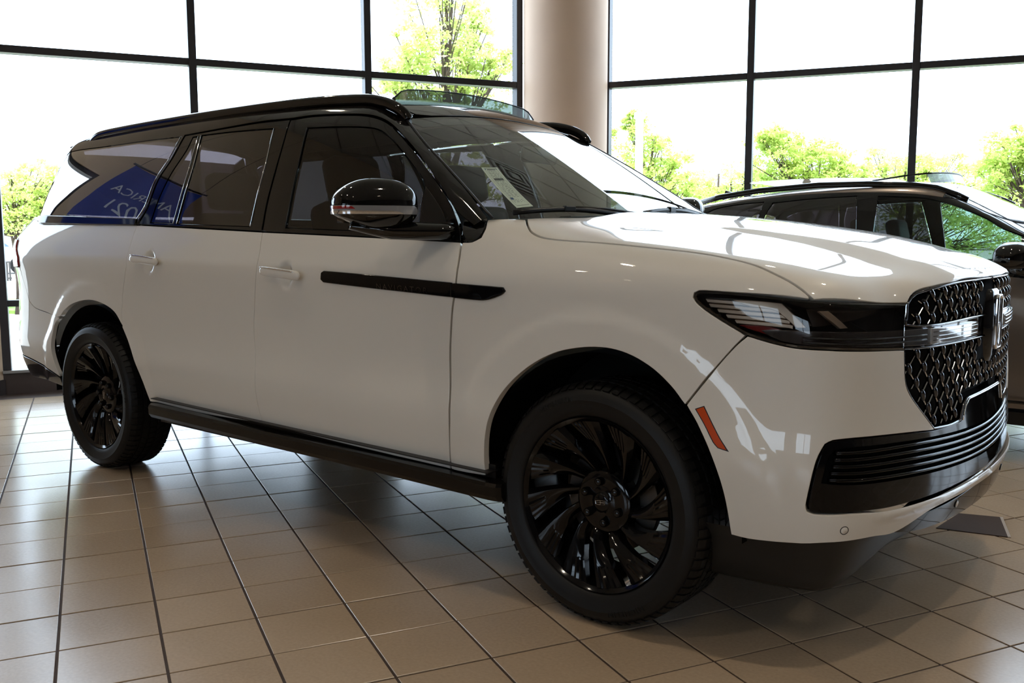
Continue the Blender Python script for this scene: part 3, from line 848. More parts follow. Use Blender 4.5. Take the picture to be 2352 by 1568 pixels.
for x in (-1.4, 1.4):
    for y in (-.80, .80):
        mb = MB(); mb.lathe([(.0005, -.1), (.33, -.1), (.33, .1), (.0005, .1)], 20, Matrix.Translation((x, y, .33)) @ Matrix.Rotation(math.pi / 2, 4, 'X')); mb.build('wheel', M_rubber, pcar)

# panel outlines on the car's surfaces, in chart coordinates
PX = {
  'front_door': [(-1.7938, 0.6397), (-1.3233, 0.6274), (-0.9595, 0.6182), (-0.5992, 0.6088), (-0.5796, 0.5294), (-0.5817, 0.4777), (-0.6084, 0.3889), (-0.6251, 0.2454), (-0.6189, 0.0413), (-0.6235, -0.0573), (-0.6323, -0.1724), (-1.1489, -0.163), (-1.7803, -0.1464), (-1.7958, -0.0628), (-1.8029, 0.0742), (-1.8143, 0.2632), (-1.7879, 0.4005), (-1.7569, 0.5227)],
  'rear_door': [(-2.9098, 0.6797), (-2.3379, 0.6581), (-1.7938, 0.6397), (-1.7569, 0.5227), (-1.7879, 0.4005), (-1.8143, 0.2632), (-1.8029, 0.0742), (-1.7958, -0.0628), (-1.7803, -0.1464), (-2.2499, -0.1613), (-2.7401, -0.1564), (-2.7886, -0.041), (-2.8703, 0.0805), (-2.9794, 0.2101), (-2.9783, 0.2901), (-2.9692, 0.3638), (-2.8908, 0.4924), (-2.8962, 0.5496), (-2.9015, 0.6106)],
  'quarter': [(-4.1004, 0.7197), (-3.478, 0.694), (-2.9098, 0.6797), (-2.9015, 0.6106), (-2.8962, 0.5496), (-2.8908, 0.4924), (-2.9692, 0.3638), (-2.9783, 0.2901), (-2.9785, 0.219), (-3.0579, 0.2844), (-3.1963, 0.3214), (-3.3567, 0.3309), (-3.5504, 0.3045), (-3.6659, 0.2631), (-3.7418, 0.2258), (-3.9316, 0.2485), (-4.0733, 0.2678), (-4.1372, 0.3013), (-4.1645, 0.3674), (-4.1876, 0.448), (-4.1891, 0.5331), (-4.249, 0.5854), (-4.251, 0.6401), (-4.2165, 0.7019), (-4.1799, 0.7556)],
  'fender': [(-0.5908, 0.6089), (-0.5442, 0.6111), (-0.5128, 0.6277), (-0.5161, 0.6633), (-0.5486, 0.7122), (-0.5028, 0.7254), (-0.4174, 0.7471), (-0.3646, 0.6972), (-0.3197, 0.6634), (-0.259, 0.6457), (-0.0909, 0.6465), (0.1542, 0.6382), (0.3092, 0.6334), (0.4077, 0.6146), (0.4557, 0.5976), (0.5027, 0.5711), (0.5375, 0.5518), (0.5675, 0.5307), (0.5867, 0.5156), (0.5926, 0.5083), (0.4391, 0.4985), (0.3552, 0.4966), (0.34, 0.4954), (0.3287, 0.4891), (0.3267, 0.478), (0.3334, 0.4678), (0.3552, 0.4513), (0.408, 0.423), (0.4678, 0.3947), (0.4467, 0.3677), (0.3974, 0.2959), (0.3245, 0.1825), (0.2795, 0.2341), (0.2125, 0.2853), (0.1368, 0.3139), (0.0566, 0.3241), (-0.0437, 0.3169), (-0.1489, 0.2922), (-0.2593, 0.2379), (-0.3537, 0.1606), (-0.4053, 0.0827), (-0.4374, -0.0136), (-0.4499, -0.0955), (-0.4517, -0.1652), (-0.5382, -0.1699), (-0.6238, -0.1703), (-0.6181, -0.0564), (-0.6124, 0.0421), (-0.6186, 0.246), (-0.6019, 0.3892), (-0.5754, 0.4779), (-0.5734, 0.5295)],
  'hood': [(-0.4241, 0.7577), (-0.3673, 0.7041), (-0.3206, 0.6688), (-0.2595, 0.6507), (-0.0957, 0.6523), (0.15, 0.644), (0.3063, 0.6395), (0.4058, 0.6201), (0.4563, 0.6031), (0.5037, 0.5758), (0.5387, 0.5557), (0.5699, 0.5329), (0.5893, 0.5165), (0.598, 0.5088), (0.7237, 0.5768), (0.824, 0.6659), (0.8276, 0.6998), (0.8392, 0.7404), (0.8906, 0.8389), (0.9557, 0.999), (1.0327, 1.3695), (1.04, 1.682)],
  'cowl_cap': [(-0.5934, 0.6136), (-0.5468, 0.6159), (-0.5197, 0.6326), (-0.5229, 0.6672), (-0.5593, 0.7187), (-0.6594, 0.712)],
  'trim_strip': [(-1.311, 0.4898), (-1.2976, 0.4943), (-0.5965, 0.4761), (-0.5999, 0.4407), (-1.3019, 0.464), (-1.3146, 0.4705)],
  'trim_tip': [(-0.5902, 0.475), (-0.3592, 0.4705), (-0.3519, 0.4637), (-0.3679, 0.455), (-0.4217, 0.4411), (-0.4618, 0.4371), (-0.5937, 0.4397)],
  'marker': [(1.0399, 0.7733), (1.0228, 0.7823), (1.0023, 0.7339), (0.985, 0.6951), (0.9693, 0.6664), (0.9869, 0.6708), (0.997, 0.6842), (1.0179, 0.7314)],
  'bumper': [(0.9279, 1.0016), (0.8718, 0.9827), (0.8305, 0.9736), (0.7723, 0.9714), (0.5537, 0.9559), (0.5487, 0.8742), (0.5393, 0.8412), (0.5063, 0.7968), (0.4096, 0.7009), (0.5071, 0.7109), (0.6864, 0.7234), (0.7546, 0.7199), (0.7719, 0.7089), (0.7853, 0.6782), (0.7955, 0.6349), (0.8058, 0.532), (0.8031, 0.509), (0.7916, 0.5068), (0.7648, 0.5079), (0.7074, 0.5106), (0.5902, 0.5023), (0.5075, 0.5032), (0.3324, 0.5096), (0.1419, 0.5217)],
  'bumper_bottom': [(1.0669, 0.7826), (1.0393, 0.7319), (1.0068, 0.6505), (0.974, 0.5369), (0.951, 0.4048), (0.9111, 0.402), (0.8588, 0.4072), (0.8078, 0.4118), (0.758, 0.4214), (0.6515, 0.4267), (0.5729, 0.4208), (0.5501, 0.4415), (0.5188, 0.4545), (0.4832, 0.4594), (0.4209, 0.4574), (0.3102, 0.4618), (0.1353, 0.4776)],
  'bumper_seam': [(0.9279, 1.0016), (0.9513, 0.9716), (0.9992, 0.8948), (1.0669, 0.7826)],
  'trim_low': [(0.5694, 0.4199), (0.5466, 0.4406), (0.515, 0.4535), (0.4791, 0.4583), (0.4155, 0.4546), (0.3034, 0.4587), (0.1261, 0.4739), (0.0637, 0.4037), (0.2939, 0.4008), (0.4188, 0.3955)],
  'headlight': [(1.0534, 1.1105), (1.0503, 1.1209), (1.0393, 1.1264), (0.9441, 1.1242), (0.8043, 1.1099), (0.6547, 1.1005), (0.5325, 1.0925), (0.5458, 1.0383), (0.5485, 1.0134), (0.5522, 0.9583), (0.7723, 0.9739), (0.8305, 0.9761), (0.8718, 0.9851), (0.9289, 1.0053), (0.9819, 1.0417), (1.0289, 1.0771), (1.0488, 1.0966)],
  'hl_bar': [(0.8314, 1.0274), (0.5454, 1.0169), (0.462, 1.0176), (0.4556, 0.9678), (0.546, 0.9729), (0.8144, 0.9845)],
  'clear_bar': [(0.4562, 1.0145), (0.3599, 1.0119), (0.1607, 1.0106), (0.1626, 0.9698), (0.3295, 0.9663), (0.4516, 0.9661)],
  'hl_slats': [(1.003, 1.1002), (0.9212, 1.0908), (1.0027, 1.0811), (0.9032, 1.0658), (0.9822, 1.0607), (0.8814, 1.0475), (0.9623, 1.0368), (0.8644, 1.0314)],
  'hl_chev': [(0.9537, 1.1027), (0.8644, 1.0985), (0.8217, 1.0339), (0.8315, 1.0334), (0.8689, 1.0764), (0.8816, 1.0818), (0.9212, 1.0883)],
  'hl_chev2': [(0.7758, 1.0795), (0.7598, 1.083), (0.7212, 1.0345), (0.7348, 1.0349)],
  'grille_up': [(0.5286, 1.0911), (0.5139, 1.1092), (0.4917, 1.1234), (0.4189, 1.1373), (0.3061, 1.1458), (0.1017, 1.1483), (-0.0478, 1.1479), (0.1919, 1.0271), (0.4089, 1.0225), (0.5035, 1.0243), (0.5433, 1.0306)],
  'grille_low': [(0.5491, 0.9605), (0.447, 0.9579), (0.3285, 0.9567), (0.1867, 0.9594), (-0.1131, 0.7599), (0.1025, 0.7656), (0.1868, 0.7625), (0.2124, 0.7466), (0.232, 0.7032), (0.3019, 0.6984), (0.405, 0.7042), (0.501, 0.7974), (0.5344, 0.8418), (0.5439, 0.8737)],
  'intake': [(0.4095, 0.6996), (0.2317, 0.6933), (-0.0571, 0.6952), (0.142, 0.5247)],
  'intake_slats': [(0.7749, 0.6823), (0.7096, 0.6843), (0.507, 0.6721), (0.2735, 0.6589), (0.7812, 0.6579), (0.7863, 0.6331), (0.7892, 0.6106), (0.276, 0.6248), (0.2775, 0.6016), (0.2782, 0.5726)],
  'emblem': [(0.1703, 1.1052), (0.1035, 1.1073), (0.0204, 1.0854), (-0.0219, 0.994), (-0.0084, 0.9209), (0.0739, 0.8932)],
  'sensor': [(0.7246, 0.4604), (0.2601, 0.4341)],
  'handle_f': [(-1.7026, 0.4923), (-1.6876, 0.5015), (-1.4314, 0.4945), (-1.4198, 0.4805), (-1.4354, 0.4677), (-1.688, 0.472)],
  'handle_r': [(-2.8117, 0.5221), (-2.8033, 0.53), (-2.5548, 0.5241), (-2.528, 0.508), (-2.5473, 0.4942), (-2.7929, 0.5021)],
  'gl_front': [(-1.6436, 0.2348), (-1.6607, 0.4083), (-1.6812, 0.5803), (-1.7115, 0.7273), (-1.4884, 0.7164), (-1.3086, 0.6976), (-1.2439, 0.6784), (-1.1568, 0.621), (-1.0313, 0.4994), (-0.9738, 0.4232), (-0.9644, 0.3291), (-0.954, 0.2239), (-1.2094, 0.2209)],
  'sail': [(-0.9496, 0.2239), (-0.9598, 0.3289), (-0.9658, 0.4153), (-0.9203, 0.3557), (-0.8793, 0.2816), (-0.8534, 0.2044), (-0.897, 0.1989)],
  'frame_front': [(-1.8018, 0.2188), (-1.8173, 0.3276), (-1.8248, 0.5009), (-1.8394, 0.6451), (-1.8671, 0.7827), (-1.7088, 0.788), (-1.4697, 0.7741), (-1.3396, 0.7563), (-1.233, 0.7186), (-1.1415, 0.6513), (-1.0309, 0.5498), (-0.9166, 0.4067), (-0.861, 0.3087), (-0.8318, 0.2275), (-0.8243, 0.177), (-1.0459, 0.1901), (-1.3441, 0.2027)],
  'gl_rear': [(-2.5257, 0.2625), (-2.5258, 0.4266), (-2.5354, 0.5893), (-2.5783, 0.758), (-2.2841, 0.7556), (-1.9649, 0.7456), (-1.9241, 0.5724), (-1.9128, 0.4057), (-1.9034, 0.2429)],
  'frame_rear': [(-2.8977, 0.2647), (-2.8466, 0.3584), (-2.8233, 0.5183), (-2.7612, 0.6434), (-2.7372, 0.769), (-2.3772, 0.7811), (-2.0967, 0.7886), (-1.8758, 0.7859), (-1.846, 0.6456), (-1.8346, 0.5013), (-1.827, 0.3278), (-1.8123, 0.221), (-2.3446, 0.242)],
  'gl_c': [(-2.7838, 0.2731), (-2.7643, 0.4105), (-2.7248, 0.5458), (-2.6613, 0.679), (-2.6556, 0.7543), (-2.6039, 0.755), (-2.5683, 0.5913), (-2.5583, 0.4278), (-2.5592, 0.2653)],
  'gl_quarter': [(-4.128, 0.3478), (-4.115, 0.4536), (-4.0995, 0.5855), (-4.0698, 0.7685), (-4.0097, 0.7851), (-3.6117, 0.7771), (-3.1158, 0.7726), (-2.7684, 0.7665), (-2.7817, 0.6549), (-2.847, 0.522), (-2.8685, 0.3765), (-2.9176, 0.295), (-3.497, 0.3196)],
  'roofside_low': [(-4.1, 0.2927), (-3.4725, 0.2755), (-2.9201, 0.265), (-2.8599, 0.3588), (-2.8366, 0.5189), (-2.7745, 0.6443), (-2.7508, 0.7755), (-2.3838, 0.7894), (-2.1052, 0.7995), (-1.8769, 0.796), (-1.7167, 0.7988), (-1.4761, 0.7845), (-1.334, 0.7661), (-1.2339, 0.7306), (-1.1402, 0.6634), (-1.0264, 0.5553), (-0.9112, 0.4068), (-0.8562, 0.3087), (-0.8274, 0.2275), (-0.8286, 0.2723)],
  'belt_q': [(-4.135, 0.3424), (-3.494, 0.314), (-2.9299, 0.2927), (-2.9278, 0.2626), (-3.4725, 0.2755), (-4.0742, 0.2942)],
  'ws_edge': [(-0.7572, 0.2813), (-0.8271, 0.4025), (-0.9175, 0.5197), (-1.0389, 0.647), (-1.207, 0.7965), (-1.1687, 0.9618), (-1.1378, 1.1507), (-1.119, 1.3704), (-1.1392, 1.6913), (-1.1793, 1.9139)],
  'ws_base': [(-0.7572, 0.2813), (-0.7041, 0.3151), (-0.6187, 0.3824), (-0.5103, 0.4965), (-0.4074, 0.6934), (-0.3071, 1.2766), (-0.3822, 2.3106)],
  'sticker': [(-0.8317, 0.6331), (-0.7856, 0.7018), (-0.6455, 0.4473), (-0.6937, 0.392)],
  'wiper1': [(-0.7188, 0.3253), (-0.5483, 0.497), (-0.3632, 0.8636), (-0.5531, 0.4363)],
  'wiper2': [(-0.3164, 1.3269), (-0.4195, 2.307), (-0.5249, 2.5956)],
  'c2_cabin': [(-1.5111, 0.5976), (-1.4282, 0.6688), (-1.2443, 0.6927), (-1.0704, 0.7126), (-0.7812, 0.7337), (-0.3742, 0.7285), (-0.0827, 0.7052), (0.0873, 0.6779), (0.1589, 0.6786), (0.2686, 0.6325), (0.4038, 0.536), (0.4959, 0.4293)],
  'c2_glr': [(-0.9925, 0.6617), (-0.7094, 0.6872), (-0.4311, 0.698), (-0.4191, 0.4576), (-1.0291, 0.5293)],
  'c2_glq': [(-1.4981, 0.5888), (-1.3956, 0.6355), (-1.2345, 0.6628), (-1.0617, 0.6731), (-1.1165, 0.5385)],
  'c2_glf': [(-0.2926, 0.6894), (-0.1271, 0.6811), (0.0075, 0.6632), (0.1785, 0.6025), (0.3314, 0.5189), (0.4023, 0.4476), (0.42, 0.3798), (0.3933, 0.242), (-0.18, 0.3276)],
  'c2_top': [(-1.6581, 0.7517), (-1.4769, 0.8659), (-1.1666, 1.0063), (-0.7794, 1.1273), (-0.4049, 0.8868), (-0.1164, 0.8363), (0.0592, 0.8422), (0.179, 0.8632), (0.3244, 0.7571)],
  'c2_body': [(0.4583, 1.1352), (0.5641, 1.1244), (0.4839, 1.0274), (0.5955, 1.0138), (0.5289, 0.3584), (0.6293, 0.3594), (0.5256, 0.314), (0.6307, 0.311), (0.5207, 0.2469), (0.6308, 0.2451)],
  'c2_rail': [(-1.4773, 0.8713), (-1.2141, 0.9831), (-0.8243, 1.1158), (-0.4869, 1.168), (-0.2122, 1.2066), (-0.0189, 1.0018), (0.1471, 0.8904)],
}
# ============================================================ THE WHITE CAR
PI = math.pi
def tail_dir(u, z, x1=-3.4):
    u = np.asarray(u, float); z = np.asarray(z, float)
    return np.stack([0 * u + x1, 0 * u, z], -1), np.stack([-np.cos(u), -np.sin(u), 0 * u], -1)
CH['tail'] = tail_dir
CH['front'] = lambda y, z: (np.stack([0 * np.asarray(y) + .2, np.asarray(y), np.asarray(z)], -1), np.stack([0 * np.asarray(y) + 1., 0 * np.asarray(y), 0 * np.asarray(y)], -1))
CH['rear'] = lambda y, z: (np.stack([0 * np.asarray(y) - 3.6, np.asarray(y), np.asarray(z)], -1), np.stack([0 * np.asarray(y) - 1., 0 * np.asarray(y), 0 * np.asarray(y)], -1))
def tuv(x, y, z): return (math.atan2(-y, -(x + 3.4)), z)
def mir(poly, c): return [(c - u, v) if c is not None else (u, v) for u, v in poly]
car = empty('car'); tag(car, 'large white sport utility vehicle with gloss black roof, pillars and wheels', 'car')

fender = PX['fender']
hood_near = PX['hood'][:-1]
# keep the fan region of the hood ordered towards the nose
hood_rear = [(-.285 - .225 * y * y, math.atan2(z_ - .6, -y)) for y, z_ in ((0, 1.37), (-.15, 1.37), (-.3, 1.37), (-.45, 1.37), (-.6, 1.365), (-.70, 1.36))]
half = hood_rear + hood_near
full = half + [(s, PI - t) for s, t in reversed(half) if abs(t - PI / 2) > .03]
hood = panel('hood', F_body, 'cap', full, M_white, car, res=.032, gap=.0006, th=.02)
fl, fr_ = both('fender', F_body, 'cap', fender, M_white, (car, car), res=.026, gap=.0006, th=.025)
def cup(cx, cth, rx=.064, rt=.058, dep=.034):
    def f(uv, P):
        d = np.sqrt(((uv[:, 0] - cx) / rx) ** 2 + ((uv[:, 1] - cth) / rt) ** 2)
        return -dep * (1 - sst(d))
    return f
hf = np.mean(PX['handle_f'], 0); hr = np.mean(PX['handle_r'], 0)
fd, fd2 = both('front_door', F_body, 'cap', PX['front_door'], M_white, (car, car), res=.018, gap=.0006, th=.025, bump=cup(hf[0], hf[1] - .002))
rd, rd2 = both('rear_door', F_body, 'cap', PX['rear_door'], M_white, (car, car), res=.018, gap=.0006, th=.025, bump=cup(hr[0], hr[1] - .002))
qp, qp2 = both('quarter_panel', F_body, 'cap', PX['quarter'], M_white, (car, car), res=.028, gap=.0006, th=.025)
both('pillar_base', F_body, 'cap', PX['cowl_cap'], M_black, (car, car), res=.02, gap=.0015)

# ---- front bumper, symmetric about the centreline, with grille and intake openings
bp = PX['bumper']; bb = PX['bumper_bottom']
top_near = [bp[0], bp[1], bp[2], bp[3], bp[4]]
bum = [bp[0]] + [tuple(v) for v in PX['bumper_seam'][1:3]] + bb[:11] + [(bb[-3][0], .458), (.12, .468), (0, .470)]
bum += [(0, .4995), (.12, .4990), (.332, .498), (.507, .499), (.62, .5005), (.707, .507), (.765, .506), (.792, .506), (.803, .512), (.806, .532), (.795, .635), (.785, .678), (.772, .709), (.755, .720), (.686, .723), (.507, .711), (.41, .701)]
bum += [(.506, .797), (.539, .841), (.549, .874), (.554, .958), (.772, .971), (.831, .974), (.872, .983)]
def lip(uv, P):
    # soft raised lip running under the intake
    return .012 * np.exp(-((uv[:, 1] - .484) / .013) ** 2) * sst((.70 - np.abs(uv[:, 0])) / .15)
bl = panel_data(F_body, 'nose', bum, res=.022, gap=.0006, th=.025, bump=lip)
V = bl[0]; n_ = len(V)
Vm = V * [1, -1, 1]
bumper = mesh('front_bumper', np.concatenate([V, Vm]), list(bl[1]) + [tuple(i + n_ for i in f[::-1]) for f in bl[1]], M_white, car, N=np.concatenate([bl[2], bl[2] * [1, -1, 1]]))

# dark backing behind grille and intake
def nose_band(u1, z0, z1, mat_, name, inset, parent=car, res=.05, th=.005):
    return panel(name, F_body, 'nose', [(-u1, z0), (-u1 / 2, z0), (0, z0), (u1 / 2, z0), (u1, z0), (u1, z1), (u1 / 2, z1), (0, z1), (-u1 / 2, z1), (-u1, z1)], mat_, parent, res=res, gap=0, th=th, inset=inset)
nose_band(.98, .50, 1.12, M_matte, 'front_backing', .075)

def nose_sym(near):
    """close an outline about the centreline: near side (u>0) points from centre top round to centre bottom"""
    return list(near) + [(-u, z) for u, z in reversed(near) if u > 1e-6]
def grille(name, outline, rows, z_a, a=.080, half_w=.66, label=None):
    g = panel(name, F_body, 'nose', outline, M_matte, car, res=.04, gap=.001, inset=.045, th=.004)
    # surround
    mb = MB()
    bar_on(F_body, 'nose', outline + [outline[0]], .0045, .006, inset=.010, mb=mb)
    mb.build('surround', M_dchrome, g, True)
    O = np.array(outline); lk = MB(); km = None; kn = 0
    pts = []
    for r, z in enumerate(rows):
        for c in range(-9, 10):
            y = (c + (.5 if r % 2 else 0)) * a
            # position on the nose at this y
            o_, d_ = CH['front'](np.array([y]), np.array([z])); P = solve(F_body, o_, d_, .05, 1.2)
            u = math.atan2(-P[0][1], P[0][0] + .2)
            pts.append((r, c, u, z, y))
    UV = np.array([(p[2], p[3]) for p in pts]); ok = inside(O, UV) & (segdist(O, UV) > .006); okl = inside(O, UV) | (segdist(O, UV) < .03)
    if name == 'upper_grille' or True:
        em = (np.abs(np.array([p[4] for p in pts])) < .10) & (UV[:, 1] > .865)
        ok &= ~em; okl &= ~em
    P3, N3 = chart_map(F_body, 'nose', UV); P3 = P3 - N3 * .020
    idx = {(p[0], p[1]): i for i, p in enumerate(pts)}
    for i, p in enumerate(pts):
        for dc in ((0, -1) if p[0] % 2 == 0 else (0, 1)):
            j = idx.get((p[0] + 1, p[1] + dc))
            if j is None or not (ok[i] or ok[j]) : continue
            A, B = P3[i], P3[j]
            if not ok[i] or not ok[j]:
                # stub reaching only to the frame
                if ok[i]: B = A + (B - A) * .45
                else: A = B + (A - B) * .45
            lk.tube([A, B], .0014, 5, ry=.0050, up=tuple(N3[i]), caps=False)
    lt_ = lk.build('lattice', M_edge, g, True); lt_['kind'] = 'stuff'
    for i, p in enumerate(pts):
        if not ok[i]: continue
        if km is None:
            bm = bmesh.new(); bmesh.ops.create_uvsphere(bm, u_segments=10, v_segments=7, radius=1)
            for v in bm.verts: v.co = Vector((v.co.x * .011, v.co.y * .0085, v.co.z * .0200))
            km = bpy.data.meshes.new('knot'); bm.to_mesh(km); bm.free(); km.materials.append(M_knot)
            for q in km.polygons: q.use_smooth = True
        o = bpy.data.objects.new('knot', km); link(o, g)
        n3 = Vector(N3[i]); o.location = Vector(P3[i]) + n3 * .004
        R_ = Matrix((n3, Vector((0, 0, 1)).cross(n3).normalized(), n3.cross(Vector((0, 0, 1)).cross(n3).normalized()))).transposed()
        o.rotation_euler = (R_ @ Matrix.Rotation(.30, 3, 'X')).to_euler()
    return g
M_knot = mat('grille_knot_gloss', (0.05, 0.05, 0.055), rough=0.04, metal=0.9, coat=0.6)
gu = PX['grille_up']
gup = [(0, 1.148), (.102, 1.148), (.306, 1.145), (.419, 1.136), (.492, 1.122), (.514, 1.108), (.529, 1.091), (.540, 1.031), (.503, 1.024), (.409, 1.021), (.192, 1.0265), (0, 1.027)]
grille('upper_grille', nose_sym(gup), [1.164, 1.124, 1.084, 1.044, 1.004], 0, a=.078)
glo = [(0, .957), (.187, .957), (.329, .957), (.447, .958), (.549, .961), (.545, .874), (.535, .842), (.502, .797), (.405, .704), (.302, .698), (.236, .703), (.215, .747), (.190, .765), (0, .768)]
grille('lower_grille', nose_sym(glo), [.985, .942, .899, .856, .813, .770, .727, .684], 0, a=.078)
# bright bar across the grille
for sgn in (1, -1):
    cb = [(sgn * u, z) for u, z in ((.456, 1.0165), (.36, 1.0135), (.155, 1.0125), (.155, .969), (.33, .966), (.456, .965))]
    o = panel('clear_light_bar', F_body, 'nose', cb, M_clear, car, res=.03, gap=.0008, inset=-.002, th=.03)
    o['label'] = 'clear lens of the light bar beside the badge'
    for zz in (1.003, .990, .978):
        bar_on(F_body, 'nose', [(sgn * .445, zz), (sgn * .30, zz - .001), (sgn * .165, zz)], .0012, .0015, inset=-.003, n=5).build('rib', M_dchrome, o, True)
panel('bar_carrier', F_body, 'nose', [(-.55, .962), (-.3, .960), (0, .960), (.3, .960), (.55, .962), (.55, 1.020), (.3, 1.020), (0, 1.022), (-.3, 1.020), (-.55, 1.020)], M_black, car, res=.05, gap=0, inset=.012, th=.02)
# badge: tall black housing with a chrome framed four-pointed star
em = MB()
def on_front(y, z, out):
    o_, d_ = CH['front'](np.array([y]), np.array([z])); P = solve(F_body, o_, d_, .05, 1.2); return Vector(P[0]) + Vector((out, 0, 0))
ring = []
for z, w, h in ((1.110, .040, .000), (1.100, .064, .008), (1.06, .080, .012), (1.00, .084, .014), (.93, .080, .014), (.89, .066, .010), (.868, .040, .000)):
    ring.append([on_front(y * w, z, h * (1 - .35 * abs(y)) if abs(y) < .99 else -.01) for y in (-1, -.8, -.45, 0, .45, .8, 1)])
V = [v for r in ring for v in r]; Fc = [(i * 7 + k, i * 7 + k + 1, i * 7 + k + 8, i * 7 + k + 7) for i in range(6) for k in range(6)]
hs = mesh('badge_housing', V, Fc, M_black, car, smooth=True)
bd_ = MB(); X0 = float(on_front(0, 1.0, .014).x)
def rr(hw, z0, z1, k=5, r=.012):
    pts = []
    for cx, cz, a0 in ((hw - r, z1 - r, 0), (-hw + r, z1 - r, 90), (-hw + r, z0 + r, 180), (hw - r, z0 + r, 270)):
        for q in range(k + 1):
            t = math.radians(a0 + 90 * q / k); pts.append((X0, cx + r * math.cos(t), cz + r * math.sin(t)))
    return pts
P_ = rr(.028, .912, 1.088); bd_.tube(P_ + P_[:1], .0048, 8, ry=.008, up=(1, 0, 0), caps=False)
bd_.build('badge_frame', M_chrome, hs, True)
st = MB()
for pts in ([(0, .915), (.0045, .995), (0, 1.080), (-.0045, .995)], [(.026, .9975), (0, 1.0025), (-.026, .9975), (0, .9925)]):
    V = [(X0 + .001, a, b) for a, b in pts] + [(X0 + .007, sum(p[0] for p in pts) / 4, sum(p[1] for p in pts) / 4)]
    st.add(V, [(0, 1, 4), (1, 2, 4), (2, 3, 4), (3, 0, 4)])
st.build('badge_star', M_chrome, hs)
# lower intake: black panel, number-plate plinth, slats
itk = nose_sym([(0, .764), (.19, .762), (.212, .745), (.234, .700), (.30, .697), (.41, .6995), (.507, .709), (.686, .721), (.755, .718), (.771, .707), (.783, .677), (.793, .635), (.804, .532), (.801, .513), (.79, .508), (.765, .5085), (.707, .510), (.59, .503), (.507, .502), (.332, .500), (.12, .501), (0, .5015)])
slot = [(u, z) for u, z in ((0, .662), (.245, .668), (.507, .683), (.72, .694), (.750, .690), (.762, .672), (.772, .625), (.776, .600), (.72, .594), (.507, .580), (.245, .565), (0, .559))]
slot = slot + [(-u, z) for u, z in reversed(slot[1:-1])]
it = panel('lower_intake', F_body, 'nose', itk, M_piano, car, res=.03, gap=.0012, th=.02, inset=.006, holes=(slot,))
mid = [(-.225, .655), (0, .655), (.225, .655), (.225, .56), (0, .56), (-.225, .56)]
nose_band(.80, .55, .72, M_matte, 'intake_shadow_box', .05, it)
for k in range(5):
    f = (k + .5) / 5
    ln_ = [(0, .662), (.246, .668), (.507, .683), (.745 + .02 * f, .6905 + .009 * f)]
    ln_ = [(-u, z) for u, z in reversed(ln_[1:])] + ln_; ln_ = [(u, z - f * .103) for u, z in ln_]
    bar_on(F_body, 'nose', ln_, .0060, .012, inset=.013, n=10).build('slat', M_piano, it, True)
    bar_on(F_body, 'nose', [(u, z + .0050) for u, z in ln_], .0005, .0008, inset=.0015, n=5).build('slat_strip', M_dchrome, it, True)
bar_on(F_body, 'nose', [(.228, .700), (.208, .744), (.186, .7635), (0, .766), (-.186, .7635), (-.208, .744), (-.228, .700)], .0020, .003, inset=.004).build('plinth_trim', M_chrome, it, True)
# gloss black lower centre trim and two parking sensors
tl = nose_sym([(0, .468), (.126, .4665), (.303, .456), (.415, .4535), (.479, .4565), (.515, .4525), (.547, .439), (.569, .4185), (.46, .397), (.35, .388), (.2, .382), (0, .380)])
panel('lower_trim', F_body, 'nose', tl, M_piano, car, res=.03, gap=.001, th=.02, inset=.002)
for (u, z, m_) in ((.725, .460, M_white), (-.725, .460, M_white), (.26, .434, M_white), (-.26, .434, M_white)):
    P, N = chart_map(F_body, 'nose', np.array([[u, z]])); q = Vector(N[0]).to_track_quat('Z', 'Y').to_matrix().to_4x4(); Mx = Matrix.Translation(Vector(P[0]) - Vector(N[0]) * .001) @ q
    mb = MB(); mb.lathe([(.0005, .0022), (.0095, .002), (.0105, 0)], 20, Mx); s_ = mb.build('parking_sensor', m_, car, True)
    mb = MB(); mb.lathe([(.0108, -.001), (.0112, .0012), (.0128, .0012), (.0134, -.001)], 24, Mx); mb.build('sensor_ring', M_satin, s_, True)
# amber side marker
both('side_marker', F_body, 'nose', PX['marker'], M_amber, (car, car), res=.02, gap=.0, th=.01, inset=-.0012, rnd=.001)
both('marker_bezel', F_body, 'nose', PX['marker'], M_satin, (car, car), res=.02, gap=-.0030, th=.01, inset=-.0003, rnd=.0005)

